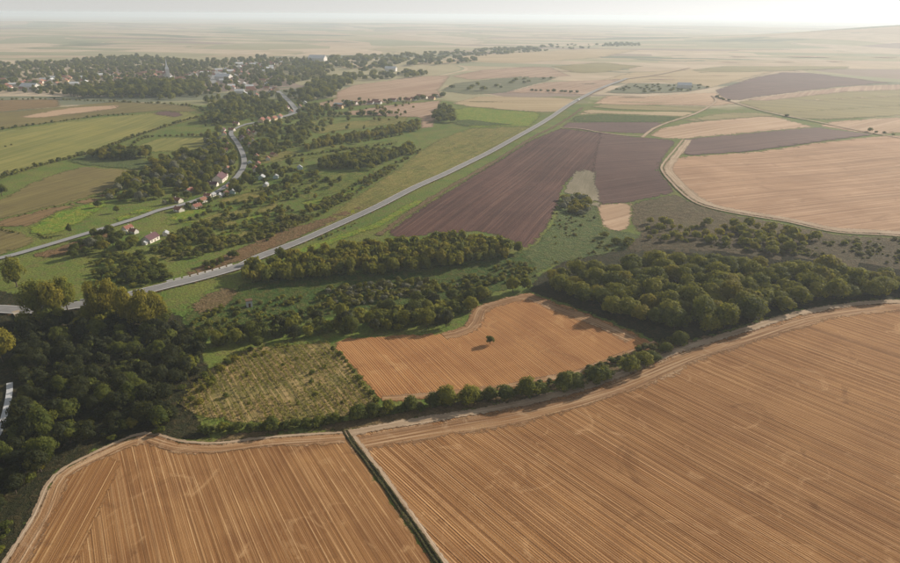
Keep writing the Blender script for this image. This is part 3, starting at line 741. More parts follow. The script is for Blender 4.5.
wV2 = path_w("246,125 262,122 275,119 288,116 296,112 292,105 285,98 278,92 270,88")
ribbon('village_road', 'far stretch of the village road leading to the spire village', wV2, -3.6, 3.6, 'village_asphalt', 8, 2)
wV3 = path_w("213,84 214,78 219,72 230,69 243,66 262,63")
ribbon('village_road', 'street climbing through the far village', wV3, -6, 6, 'village_asphalt', 8, 2)
wK = path_w("-14,452 -2,436 4,420 8,404 10,392 10,384")
ribbon('concrete_lane', 'pale blue grey concrete lane at the left edge of the dark wood', wK, -0.95, 0.95, 'concrete', 8, 2)
wK2 = path_w("3,425 18,426 36,426")
ribbon('footpath', 'thin footpath leaving the concrete lane', wK2, -0.3, 0.3, 'dirt', 7, 1, 0.1)
wL = path_w("16,312 21,318 23,328 26,338")
ribbon('gravel_drive', 'short pink gravel drive off the highway', wL, -1.3, 1.3, 'gravel', 9, 2, 0.4)

# the ditch between the two near fields: a real cut with banks
wD = path_w("345,431 352,442 372,468 400,507 437,561 480,625 540,720", 2.5)
nD = normals(wD)
prof = [(-1.0, 0.03), (-0.6, 0.28), (-0.3, 0.08), (0.0, 0.02), (0.25, 0.08), (0.5, 0.30), (0.9, 0.03)]
vs = []
for kk, (o, z) in enumerate(prof):
    jj = 0.14 * noise1(np.arange(len(wD)) * 0.6, kk)
    xy = wD + nD * (o + jj)[:, None]
    vs.append(np.column_stack((xy, lay(xy, 3) + z + 0.08 * noise1(np.arange(len(wD)) * 0.9, kk + 9))))
vs = np.stack(vs, 1).reshape(-1, 3); kk = len(prof)
ii = np.arange(len(wD) - 1)[:, None] * kk; jj = np.arange(kk - 1)[None]
qd = np.stack((ii + jj, ii + jj + 1, ii + kk + jj + 1, ii + kk + jj), -1).reshape(-1, 4)
if np.cross((vs[qd[0, 1]] - vs[qd[0, 0]])[:2], (vs[qd[0, 2]] - vs[qd[0, 0]])[:2]) < 0: qd = qd[:, ::-1]
tag(link('ditch', mesh_np('ditch', vs, qd.ravel(), 4, [M['ditch_soil']], smooth=True)), 'straight weedy drainage ditch dividing the two near fields', kind='structure')
LEFT_OF = 1.0
ribbon('dirt_track', 'grey tractor track following the ditch', wD, LEFT_OF * 0.8, LEFT_OF * 2.4, 'dirt', 3, 2, 0.2)

# hedges and far lines drawn as scrub later
# ------------------------------------------------------------------ foliage prototypes
def leaf_quads(pos, nrm, size, rs, tint):
    n = len(pos)
    nn = nrm + rs.normal(0, 0.38, (n, 3)); nn /= np.linalg.norm(nn, axis=1)[:, None]
    r = rs.normal(0, 1, (n, 3))
    u = np.cross(nn, r); u /= np.linalg.norm(u, axis=1)[:, None]
    w = np.cross(nn, u)
    s = size * rs.uniform(0.6, 1.35, n)[:, None]
    e = rs.uniform(0.55, 1.0, n)[:, None]
    q = np.stack((pos - s * u - s * e * w * 0.4, pos + s * e * w * -0.9 + s * u * 0.2, pos + s * u + s * w * 0.3 * e, pos + s * e * w - s * u * 0.1), 1)
    return q.reshape(-1, 3), np.repeat(tint, 4)

def crown_arrays(seed, kind, n, size):
    """leaf clumps on overlapping puffs; tree height is 1, crown width about 1"""
    rs = np.random.RandomState(seed)
    if kind == 'round':
        np_, cz, ch, cr = 17, 0.58, 0.27, 0.31
    elif kind == 'tall':
        np_, cz, ch, cr = 20, 0.57, 0.36, 0.27
    elif kind == 'low':
        np_, cz, ch, cr = 18, 0.50, 0.34, 0.32
    else:
        np_, cz, ch, cr = 9, 0.46, 0.26, 0.28
    th = np.arange(np_) * 2.39996 + rs.rand() * 6
    zz = np.linspace(-0.55, 1.0, np_)
    rad = np.sqrt(np.maximum(0.05, 1 - zz * zz)) * rs.uniform(0.62, 1.28, np_)
    pc = np.stack((np.cos(th) * rad * cr, np.sin(th) * rad * cr, cz + zz * ch * rs.uniform(0.8, 1.1, np_)), 1)
    if kind == 'tall':
        pc[:, :2] += rs.normal(0, 0.05, (np_, 2))
    pr = rs.uniform(0.085, 0.22, np_)
    ptint = rs.uniform(0.15, 0.85, np_)
    w = pr ** 2; w /= w.sum()
    idx = rs.choice(np_, n, p=w)
    d = rs.normal(0, 1, (n, 3)); d[:, 2] += 0.25
    d /= np.linalg.norm(d, axis=1)[:, None]
    out = pc[idx] - np.array((0, 0, cz - 0.08)); out /= np.linalg.norm(out, axis=1)[:, None]
    flip = (d * out).sum(1) < -0.35
    d[flip] *= -1
    rr = pr[idx] * (0.72 + 0.5 * rs.rand(n))
    pos = pc[idx] + d * rr[:, None] * np.array((1, 1, 0.95))
    nrm = d * 0.75 + out * 0.5
    tint = np.clip(ptint[idx] + rs.normal(0, 0.16, n), 0, 1)
    q, t = leaf_quads(pos, nrm, size, rs, tint)
    # dense inner mass
    cs, cr_ = (10, 6) if n > 300 else (6, 4)
    cv = []
    for a in range(cr_ + 1):
        ph = math.pi * a / cr_
        for b in range(cs):
            t2 = 2 * math.pi * b / cs
            k = 0.86 + 0.2 * rs.rand()
            cv.append((math.sin(ph) * math.cos(t2) * (cr + 0.03) * k, math.sin(ph) * math.sin(t2) * (cr + 0.03) * k, cz + math.cos(ph) * (ch + 0.03) * k))
    cv = np.array(cv)
    cf = [(a * cs + b, (a + 1) * cs + b, (a + 1) * cs + (b + 1) % cs, a * cs + (b + 1) % cs) for a in range(cr_) for b in range(cs)]
    faces = np.arange(len(q)).reshape(-1, 4)
    faces = np.concatenate([faces, np.array(cf) + len(q)])
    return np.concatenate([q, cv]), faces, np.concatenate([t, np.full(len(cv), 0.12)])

def trunk_mesh(name, seed, top=0.6):
    rs = random.Random(seed)
    m = MB()
    m.tube([(0, 0, -0.04), (0.004, 0, 0.06), (0.01 * rs.uniform(-1, 1), 0.01, 0.28), (0.02 * rs.uniform(-1, 1), 0.0, top)], [0.040, 0.028, 0.022, 0.010], 7)
    for k in range(5):
        a = k * 1.26 + rs.random()
        z0 = rs.uniform(0.2, 0.4)
        L = rs.uniform(0.2, 0.3)
        m.tube([(0.005, 0, z0), (math.cos(a) * L * 0.5, math.sin(a) * L * 0.5, z0 + 0.13), (math.cos(a) * L, math.sin(a) * L, z0 + 0.30)], [0.015, 0.011, 0.004], 5)
    return m.mesh(name, M['bark'])

CROWN = {}
TRUNK = [trunk_mesh('trunk', s) for s in range(4)]
for kind, cnt, n, size in (('round', 7, 1500, 0.038), ('tall', 4, 2000, 0.030), ('low', 6, 1600, 0.037), ('bush', 5, 420, 0.062)):
    CROWN[kind] = []
    for s in range(cnt):
        v, f, t = crown_arrays(100 + s * 7 + len(kind), kind, n, size)
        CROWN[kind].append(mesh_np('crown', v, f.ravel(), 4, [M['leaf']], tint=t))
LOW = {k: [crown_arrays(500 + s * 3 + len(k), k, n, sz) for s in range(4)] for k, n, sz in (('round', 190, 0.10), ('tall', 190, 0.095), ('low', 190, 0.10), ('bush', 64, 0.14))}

def set_mat(o, mat):
    o.material_slots[0].link = 'OBJECT'
    o.material_slots[0].material = M[mat]

def tree(name, label, cat, x, y, dia, h, kind='round', mat='leaf', group=None, rs=random, z=None):
    zz = float(H(x, y)) if z is None else z
    e = empty(name, (x, y, zz), rs.uniform(0, 6.28), (dia, dia * rs.uniform(0.88, 1.1), h))
    t = link('trunk', rs.choice(TRUNK), e)
    c = link('crown', rs.choice(CROWN[kind]), e)
    if kind == 'bush':
        t.scale = (0.6, 0.6, 0.7)
    set_mat(c, mat)
    return tag(e, label, cat, group)

def merged(name, items, label, mat_of):
    """the uncountable rest: foliage joined into one mesh per name"""
    mats = sorted({i[5] for i in items})
    vs, fs, ts, mi = [], [], [], []
    off = 0
    rs = np.random.RandomState(len(items))
    for (x, y, dia, h, kind, mat) in items:
        v, f, t = LOW[kind][rs.randint(4)]
        a = rs.rand() * 6.28; c, s = math.cos(a), math.sin(a)
        vv = np.empty_like(v)
        vv[:, 0] = (v[:, 0] * c - v[:, 1] * s) * dia + x
        vv[:, 1] = (v[:, 0] * s + v[:, 1] * c) * dia + y
        vv[:, 2] = v[:, 2] * h + float(H(x, y)) - 0.1 * h
        vs.append(vv); fs.append(f + off); off += len(v)
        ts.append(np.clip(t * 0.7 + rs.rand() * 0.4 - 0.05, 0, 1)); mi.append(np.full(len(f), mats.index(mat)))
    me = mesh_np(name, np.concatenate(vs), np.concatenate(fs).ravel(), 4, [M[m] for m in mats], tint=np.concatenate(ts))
    me.polygons.foreach_set('material_index', np.concatenate(mi).astype(np.int32))
    return tag(link(name, me), label, kind='stuff')

def scatter(px, spacing, seed, dens=None, jit=0.42):
    """jittered grid points inside a ground polygon measured in the photo"""
    rs = np.random.RandomState(seed)
    w = px if isinstance(px, np.ndarray) else None
    if w is None:
        p = smooth_px(P(px), 8, True); w = unproj(p[:, 0], p[:, 1])
    lo, hi = w.min(0), w.max(0)
    nx, ny = int((hi[0] - lo[0]) / spacing) + 1, int((hi[1] - lo[1]) / (spacing * 0.87)) + 1
    gx, gy = np.meshgrid(np.arange(nx), np.arange(ny))
    x = lo[0] + (gx + 0.5 * (gy % 2)) * spacing; y = lo[1] + gy * spacing * 0.87
    x = (x + rs.uniform(-jit, jit, x.shape) * spacing).ravel(); y = (y + rs.uniform(-jit, jit, y.shape) * spacing).ravel()
    k = inside(x, y, w)
    if dens is not None:
        k &= (rs.rand(len(x)) < dens) if np.isscalar(dens) else dens(x, y, rs)
    return np.stack((x[k], y[k]), 1)

def along(px, spacing, seed, wid=1.0):
    rs = np.random.RandomState(seed)
    w = path_w(px, 1.0) if isinstance(px, str) else px
    L = np.concatenate([[0], np.cumsum(np.linalg.norm(np.diff(w, axis=0), axis=1))])
    n = int(L[-1] / spacing)
    s = (np.arange(n) + rs.uniform(0.1, 0.9, n)) * spacing
    x = np.interp(s, L, w[:, 0]); y = np.interp(s, L, w[:, 1])
    return np.stack((x, y), 1) + rs.normal(0, wid, (n, 2)) * 0.6

TREES = []   # (x, y, dia, h, kind, mat, wood)
SHRUBS = []
GARDEN = []
rs = np.random.RandomState(11)
def grow(store, pts, d0, d1, ratio, kind, mats, wood, flip=0.0):
    kind0 = kind
    for x, y in pts:
        kind = ('round', 'low', 'tall', 'round', 'bush')[rs.randint(5)] if kind0 == 'mix' else kind0
        d = rs.uniform(d0, d1) * (0.82 + 0.36 * noise2(np.array(x / 21.0), np.array(y / 21.0)))
        m = mats[rs.randint(len(mats))]
        store.append((float(x), float(y), float(d), float(d * rs.uniform(*ratio)), kind, m, wood))

# the rounded wood on the right
W1 = "534,291 548,283 570,276 620,267 690,266 740,270 800,274 860,279 930,286 1000,290 1000,298 900,296 860,298 812,304 780,314 742,325 704,333 672,333 640,325 600,310 560,297"
grow(TREES, scatter(W1, 8.4, 21), 8.2, 12.0, (0.64, 0.98), 'low', ['leaf', 'leaf', 'leaf_yellow', 'leaf', 'leaf_dark'], 'rounded')
# the long wood below the highway
W2 = "240,275 262,268 300,260 340,254 370,248 420,244 470,240 492,242 510,249 522,255 505,259 455,267 400,274 330,280 275,284 250,284"
grow(TREES, scatter(W2, 4.7, 22), 4.8, 6.6, (1.15, 1.55), 'round', ['leaf', 'leaf_dark', 'leaf', 'leaf_yellow'], 'long')
# the belt above the enclosed field
W3 = "196,348 250,333 300,326 360,315 420,304 470,296 522,288 536,293 500,295 478,303 466,318 450,328 420,330 380,332 330,336 290,340 240,345 205,352"
grow(TREES, scatter(W3, 5.6, 23), 4.4, 8.4, (0.7, 1.15), 'mix', ['leaf', 'leaf_dark', 'leaf_dark', 'leaf_baked_shade', 'leaf'], 'belt')
# the dark wood at the left
W4 = "-70,322 0,330 40,325 110,318 165,318 195,338 205,358 190,385 172,405 190,425 160,428 120,434 80,448 45,468 20,500 -5,530 -60,560 -90,470 -30,440 4,436 18,400 16,350 -60,352"
grow(TREES, scatter(W4, 4.8, 24, 0.95), 2.8, 7.4, (0.7, 1.2), 'mix', ['leaf_baked_shade', 'leaf_baked_shade', 'leaf_dark', 'leaf_baked_shade', 'leaf_baked_shade', 'leaf_dark', 'leaf_baked_shade', 'leaf_baked_shade'], 'dark')
grow(TREES, scatter("-70,455 -5,440 -3,530 -60,600 -140,640", 5.5, 25), 4.0, 7, (0.7, 1.0), 'round', ['leaf_baked_shade', 'leaf_dark'], 'dark')
grow(TREES, along("20,326 60,326 100,324 140,318 168,312", 3.6, 59, 2.4), 5.0, 8.0, (1.0, 1.35), 'mix', ['leaf', 'leaf_dark', 'leaf'], 'dark')
grow(TREES, along("96,312 130,306 160,298", 3.6, 60, 1.0), 4.0, 6.5, (1.0, 1.3), 'mix', ['leaf', 'leaf_dark', 'leaf_yellow'], 'dark')
# scrub slope trees
grow(TREES, scatter("634,232 645,218 690,222 740,226 800,234 846,240 830,244 800,252 780,256 750,250 700,244 690,240 650,242", 6.6, 26, lambda x, y, r: r.rand(len(x)) < 0.4 + 0.55 * (noise2(x / 17, y / 17) > 0.45)), 3.6, 7.4, (0.75, 1.0), 'round', ['leaf', 'leaf_yellow', 'leaf'], 'slope')
grow(TREES, scatter("563,198 580,196 590,202 588,214 576,216 560,208", 5.2, 27, 0.9), 4.5, 7, (0.7, 0.95), 'round', ['leaf_silver', 'leaf', 'leaf_yellow'], 'notch')
grow(TREES, unproj(np.array([604, 616, 629, 627]), np.array([237, 244, 243, 247])), 6, 8.5, (0.6, 0.75), 'round', ['leaf', 'leaf_dark'], 'dip')
# plantations
grow(TREES, scatter("306,150 320,143 352,138 405,127 419,124 418,131 400,134 360,140 330,146 308,152", 5.4, 28), 4.2, 6.0, (1.2, 1.7), 'round', ['leaf', 'leaf_dark', 'leaf_yellow'], 'plantation')
grow(TREES, scatter("312,168 325,162 370,154 390,154 412,149 418,152 400,157 380,166 362,170 345,170 320,169", 5.2, 29), 4.2, 6.2, (1.2, 1.7), 'round', ['leaf', 'leaf_dark', 'leaf_dark'], 'plantation')
# garden and valley trees
V1 = "100,196 125,182 140,178 150,171 165,166 200,152 212,138 228,137 236,148 240,160 232,178 218,189 190,200 165,206 150,203 125,206"
grow(GARDEN, scatter(V1, 5.6, 31, lambda x, y, r: r.rand(len(x)) < 0.35 + 0.5 * (noise2(x / 14, y / 14) > 0.45)), 3.6, 8.6, (0.7, 1.2), 'mix', ['leaf', 'leaf_dark', 'leaf_silver', 'leaf_yellow', 'leaf'], 'garden')
V2 = "247,180 250,165 246,150 240,138 248,128 300,118 312,126 310,140 290,150 262,158 262,168 290,164 296,172 285,190 262,192 240,197 225,196"
grow(GARDEN, scatter(V2, 6.0, 32, lambda x, y, r: r.rand(len(x)) < 0.22 + 0.5 * (noise2(x / 14, y / 14) > 0.5)), 3.4, 8.2, (0.7, 1.2), 'mix', ['leaf', 'leaf_dark', 'leaf_dark'], 'garden')
V3 = "205,137 215,128 199,122 212,112 206,102 240,96 290,90 300,100 330,112 310,118 262,122 236,128"
grow(GARDEN, scatter(V3, 8.0, 33, lambda x, y, r: r.rand(len(x)) < 0.2 + 0.55 * (noise2(x / 22, y / 22) > 0.5)), 4.5, 10.5, (0.7, 1.2), 'mix', ['leaf', 'leaf_dark'], 'garden')
grow(GARDEN, scatter("92,158 105,152 148,152 150,158 140,160 100,161", 6.5, 34), 6, 9, (0.9, 1.2), 'round', ['leaf', 'leaf_dark', 'leaf_yellow'], 'garden')
grow(GARDEN, scatter("78,246 95,236 118,233 130,238 150,246 138,254 110,252 90,258 70,262", 6.5, 35, 0.7), 5, 8, (0.75, 1.05), 'round', ['leaf_dark', 'leaf', 'leaf_dark'], 'garden')
grow(GARDEN, scatter("150,160 175,158 200,155 205,165 170,172 150,175", 8, 36, 0.6), 6, 9, (0.8, 1.0), 'round', ['leaf', 'leaf_yellow'], 'garden')
grow(GARDEN, scatter("155,250 185,225 240,200 290,185 300,150 310,120 330,100 415,100 418,140 400,160 340,200 270,232 200,256", 11, 37, 0.22), 3.0, 6.5, (0.8, 1.2), 'mix', ['leaf', 'leaf_dark', 'leaf_yellow'], 'garden')
grow(GARDEN, along("165,206 190,200 214,191 226,182 236,172 240,160 238,148 229,138", 5.0, 38, 3.5), 3.5, 7, (0.8, 1.2), 'mix', ['leaf', 'leaf_dark'], 'garden')
grow(GARDEN, along("176,212 205,204 222,198 236,188 248,176 252,160 248,148 240,136", 5.0, 39, 3.5), 3.5, 7, (0.8, 1.2), 'mix', ['leaf', 'leaf_dark'], 'garden')
# far village trees
FV = "-120,98 0,93 60,95 100,98 165,100 200,98 230,92 280,88 330,74 320,64 300,60 260,58 200,62 150,57 100,58 60,62 0,64 -120,68"
far_pts = scatter(FV, 16.0, 41, lambda x, y, r: r.rand(len(x)) < 0.4 + 0.6 * noise2(x / 90, y / 90))
grow(GARDEN, far_pts, 6.5, 13, (0.75, 1.1), 'mix', ['leaf', 'leaf_scrub', 'leaf_dark'], 'far')
grow(GARDEN, scatter("60,95 80,92 120,88 200,85 206,92 170,98 120,97 80,99", 13.0, 42, 0.9), 10, 16, (0.8, 1.2), 'round', ['leaf', 'leaf_dark'], 'far')
grow(GARDEN, scatter("300,66 340,58 420,56 480,60 470,64 410,66 390,72 330,72 300,78", 26, 43, 0.6), 10, 20, (0.6, 0.9), 'round', ['leaf_dark', 'leaf'], 'far')
grow(GARDEN, scatter("300,92 318,80 350,80 352,86 335,92 334,98 305,103 296,100", 13, 44, 0.85), 9, 14, (0.8, 1.1), 'round', ['leaf', 'leaf_dark'], 'far')
grow(GARDEN, scatter("340,76 380,74 425,73 430,76 400,79 350,82", 18, 45, 0.7), 9, 15, (0.8, 1.0), 'round', ['leaf', 'leaf_dark'], 'far')
grow(GARDEN, scatter("300,61 420,53 560,45 640,43 640,46 560,50 470,57 400,62 300,67", 22, 46, lambda x, y, r: r.rand(len(x)) < 0.1 + 0.6 * (noise2(x / 130, y / 200) > 0.5)), 8, 17, (0.5, 0.8), 'round', ['leaf_dark', 'leaf'], 'far')
grow(GARDEN, along("302,107 340,107 385,102 420,100 446,96", 8.5, 47, 4), 6, 10, (0.8, 1.1), 'round', ['leaf', 'leaf_dark'], 'far')
grow(GARDEN, along("296,118 330,116 365,116 398,114", 7.0, 48, 4), 6, 10, (0.7, 1.0), 'round', ['leaf', 'leaf_dark'], 'far')
grow(GARDEN, scatter("433,115 445,106 455,112 455,122 440,125 432,126", 10, 49, 0.7), 7, 11, (0.8, 1.0), 'round', ['leaf', 'leaf_dark'], 'far')
grow(GARDEN, along("530,91 555,92 580,93", 9, 50, 2), 6, 9, (0.5, 0.8), 'round', ['leaf_dark'], 'far')
grow(GARDEN, scatter("610,90 632,85 700,85 712,88 690,91 640,93", 16, 51, 0.6), 4, 7, (0.5, 0.7), 'round', ['leaf', 'leaf_dark'], 'far')
grow(GARDEN, scatter("445,88 470,84 510,80 556,78 545,81 505,90 475,92", 24, 52, 0.5), 7, 12, (0.5, 0.8), 'round', ['leaf_dark', 'leaf'], 'far')
grow(GARDEN, along("712,97 722,99 730,102", 12, 53, 3), 4, 6, (0.6, 0.8), 'round', ['leaf_dark'], 'far')
grow(GARDEN, along("785,116 790,117 798,118", 14, 57, 3), 4, 6, (0.6, 0.8), 'round', ['leaf_dark'], 'far')
grow(GARDEN, along("866,131 872,132 890,135 900,137", 9, 54, 2), 4, 7, (0.7, 0.9), 'round', ['leaf_dark', 'leaf'], 'far')
# hedges in the left farmland
for px, sp, d, sd in (("-60,139 0,130 50,123 101,116 135,115", 5.5, (2.5, 5.0), 61), ("-60,200 0,179 44,165 91,153 135,137 162,128 199,117", 4.2, (3.0, 6.5), 62),
                      ("61,100 118,102 189,106 207,115 200,123", 7.0, (3, 6), 63), ("-60,103 0,100 60,99", 8.0, (3, 6), 64), ("132,146 150,137 209,136", 6.0, (3, 5.5), 65),
                      ("0,230 12,233 22,234", 2.5, (1.5, 2.5), 66), ("36,235 50,238 60,237", 2.4, (1.2, 2.2), 67), ("-60,241 0,221 75,203 110,192", 5.0, (1.0, 2.2), 68),
                      ("-30,157 0,148 20,144", 9, (2, 3), 69)):
    grow(SHRUBS, along(px, sp, sd, 0.8), d[0], d[1], (0.6, 0.95), 'bush', ['leaf_dark', 'leaf', 'leaf_scrub'], 'hedge')
# scrub in the valley
grow(SHRUBS, scatter("150,252 190,232 240,226 262,215 300,208 335,196 372,176 400,160 424,146 420,152 380,180 340,205 312,220 270,238 222,250 180,262", 3.8, 71, lambda x, y, r: r.rand(len(x)) < 0.25 + 0.9 * (noise2(x / 13, y / 13) > 0.42)), 2.2, 5.0, (0.6, 0.95), 'bush', ['leaf', 'leaf_dark', 'leaf_scrub', 'leaf'], 'valley')
grow(SHRUBS, scatter("140,256 160,268 180,280 210,270 240,255 262,242 275,238 250,250 215,262 190,274 170,290 140,290 120,270", 3.6, 72, 0.7), 2.4, 5.0, (0.6, 0.95), 'bush', ['leaf_dark', 'leaf', 'leaf_dark'], 'valley')
grow(SHRUBS, scatter("88,262 120,252 150,258 170,278 150,292 120,286 95,280", 4.2, 73, 0.75), 2.5, 5.5, (0.6, 0.95), 'bush', ['leaf_dark', 'leaf', 'leaf_dark'], 'valley')
grow(SHRUBS, scatter("185,330 205,312 250,300 320,290 380,284 450,276 515,262 540,270 530,284 470,290 400,300 320,316 250,328 200,342", 3.4, 74, lambda x, y, r: r.rand(len(x)) < 0.08 + 0.85 * (noise2(x / 11, y / 11) > 0.50)), 1.6, 4.2, (0.6, 0.9), 'bush', ['leaf', 'leaf_dark', 'leaf_scrub', 'leaf'], 'meadow')
grow(SHRUBS, scatter("318,296 345,286 400,282 450,284 470,288 420,296 360,306 330,310", 3.0, 75, 0.8), 2.2, 4.4, (0.6, 0.95), 'bush', ['leaf_scrub', 'leaf', 'leaf_silver', 'leaf'], 'meadow')
grow(SHRUBS, scatter("210,235 255,212 300,200 330,180 300,165 270,195 225,205 180,225", 6.0, 76, 0.35), 2.4, 5.5, (0.7, 1.0), 'bush', ['leaf_dark', 'leaf'], 'valley')
for px, sd in (("196,210 222,205 250,202 285,196", 77), ("208,226 240,218 262,214 285,206", 78), ("250,166 290,170 330,182 340,178", 79), ("312,148 360,142 405,134", 80), ("285,158 330,152 396,144", 81)):
    grow(SHRUBS, along(px, 3.6, sd, 1.2), 2.2, 4.6, (0.6, 0.95), 'bush', ['leaf_dark', 'leaf'], 'valley')
for k_, px in enumerate(STRIP_LINES):
    grow(SHRUBS, along(px, 3.2 if k_ % 3 else 5.5, 200 + k_, 0.8), 1.6, 4.2, (0.6, 1.1), 'bush', ['leaf_dark', 'leaf', 'leaf_dark'], 'valley')
grow(SHRUBS, scatter("640,236 700,246 780,254 860,262 930,266 960,245 880,238 840,240 790,250 720,240", 3.0, 82, lambda x, y, r: (r.rand(len(x)) < 0.12) | ((r.rand(len(x)) < 0.85) & (noise2(x / 9, y / 9) > 0.52))), 1.2, 4.2, (0.5, 0.8), 'bush', ['leaf_scrub', 'leaf', 'leaf_scrub'], 'slope')
grow(SHRUBS, scatter("528,262 545,246 560,232 600,236 640,244 600,256 560,264", 3.4, 83, lambda x, y, r: (r.rand(len(x)) < 0.75) & (noise2(x / 8, y / 8) > 0.62)), 0.9, 3.0, (0.4, 0.7), 'bush', ['leaf_scrub', 'leaf'], 'dip')
grow(SHRUBS, scatter("550,216 560,206 580,212 590,222 575,232 552,232", 4.0, 84, 0.4), 1.4, 3.0, (0.4, 0.7), 'bush', ['leaf', 'leaf_scrub'], 'dip')
grow(SHRUBS, along("352,418 420,408 520,391 600,369 640,352 680,340", 1.3, 85, 1.3), 1.2, 4.2, (0.5, 1.0), 'bush', ['leaf_dark', 'leaf_scrub', 'leaf_dark'], 'track')
grow(SHRUBS, along("200,434 240,430 300,427 345,420", 1.6, 86, 0.9), 2.0, 4.2, (0.65, 0.95), 'bush', ['leaf_dark', 'leaf_dark', 'leaf'], 'track')
grow(SHRUBS, scatter("180,404 207,374 250,349 300,344 240,362 215,384 200,408", 4.0, 87, 0.5), 1.8, 4.2, (0.6, 0.95), 'bush', ['leaf_dark', 'leaf', 'leaf_yellow'], 'vineyard')
grow(SHRUBS, scatter("240,352 330,342 355,372 380,402 350,416 210,420 230,380", 7.5, 88, 0.4), 1.4, 3.0, (0.6, 0.9), 'bush', ['leaf_dark', 'leaf'], 'vineyard')
grow(SHRUBS, along("338,352 352,370 364,386 378,404", 3.0, 89, 0.5), 1.6, 3.4, (0.6, 0.9), 'bush', ['leaf_dark', 'leaf'], 'vineyard')
grow(SHRUBS, scatter("20,505 50,474 80,452 130,436 165,434 160,430 110,440 60,462 25,492 -5,540 0,556", 2.8, 90, 0.7), 1.6, 3.6, (0.6, 0.9), 'bush', ['leaf_dark', 'leaf', 'leaf_dark'], 'dark')
grow(SHRUBS, along("256,258 300,246 340,230 362,222", 4.0, 91, 2.4), 1.6, 3.2, (0.6, 0.9), 'bush', ['leaf_dark', 'leaf'], 'highway')
grow(SHRUBS, along("240,244 262,234 290,226", 3.0, 92, 2.4), 3.0, 5.0, (0.6, 0.9), 'bush', ['leaf_dark', 'leaf'], 'highway')
grow(SHRUBS, along(np.array(wD), 1.5, 93, 0.12), 0.25, 0.6, (0.35, 0.6), 'bush', ['leaf_dark', 'leaf_scrub'], 'ditch')

# ------------------------------------------------------------------ buildings
def house_meshes(L, W, h, rh, wall, roof, far=False):
    w = MB(); g = W / 2
    w.prism([(-g, -0.6), (g, -0.6), (g, h), (0, h + rh - 0.12), (-g, h)], -L / 2, L / 2)
    r = MB(); e = 0.45; s = rh / g; th = 0.18
    r.prism([(-g - e, h - s * e), (0, h + rh), (0, h + rh + th), (-g - e, h - s * e + th)], -L / 2 - e, L / 2 + e)
    r.prism([(0, h + rh), (g + e, h - s * e), (g + e, h - s * e + th), (0, h + rh + th)], -L / 2 - e, L / 2 + e)
    out = {'wall': w.mesh('wall', M[wall]), 'roof': r.mesh('roof', M[roof])}
    if not far:
        out['chimney'] = MB().box(-0.9, -0.3, L * 0.18, L * 0.18 + 0.6, h + rh * 0.4, h + rh + 0.9).mesh('chimney', M['plaster'])
        win = MB().box(-0.06, 0.06, -0.6, 0.6, 0, 1.3)
        out['window'] = win.mesh('window', M['glass'])
        out['door'] = MB().box(-0.06, 0.06, -0.5, 0.5, 0, 2.1).mesh('door', M['wood'])
        out['spots'] = [(g, -L * 0.3, 1.0), (g, L * 0.28, 1.0), (-g, -L * 0.28, 1.0), (-g, L * 0.28, 1.0)]
        out['doorspot'] = (g, 0.0, -0.02)
    return out

HPROTO = [house_meshes(10, 7, 3.0, 2.6, 'plaster', 'tile_red'), house_meshes(9, 6.5, 3.2, 2.8, 'white_wall', 'tile_brown'), house_meshes(12, 7.5, 3.4, 2.6, 'ochre_wall', 'tile_red'),
          house_meshes(13, 8, 3.2, 3.0, 'plaster', 'tile_plum'), house_meshes(9, 7, 3.2, 2.4, 'blue_wall', 'sheet_grey'), house_meshes(7, 5, 2.6, 1.6, 'white_wall', 'sheet_grey')]
FPROTO = [house_meshes(13, 9, 3.4, 3.2, 'white_wall', 'tile_red', True), house_meshes(15, 9, 3.6, 3.2, 'plaster', 'tile_brown', True), house_meshes(18, 11, 4.5, 3.0, 'white_wall', 'pale_sheet', True), house_meshes(13, 10, 4, 3.4, 'ochre_wall', 'tile_red', True)]

def house(name, label, pr, x, y, rz, sc=1.0, group=None):
    e = empty(name, (x, y, float(H(x, y))), rz, (sc, sc, sc))
    link('wall', pr['wall'], e)
    r = link('roof', pr['roof'], e)
    if 'chimney' in pr:
        link('chimney', pr['chimney'], r)
        for s in pr['spots']:
            link('window', pr['window'], e).location = s
        link('door', pr['door'], e).location = pr['doorspot']
    return tag(e, label, 'house', group)

def road_dir(w, x, y):
    i = int(np.argmin(np.hypot(w[:, 0] - x, w[:, 1] - y))); i = min(max(i, 1), len(w) - 2)
    t = w[i + 1] - w[i - 1]
    return math.atan2(t[1], t[0]) - math.pi / 2

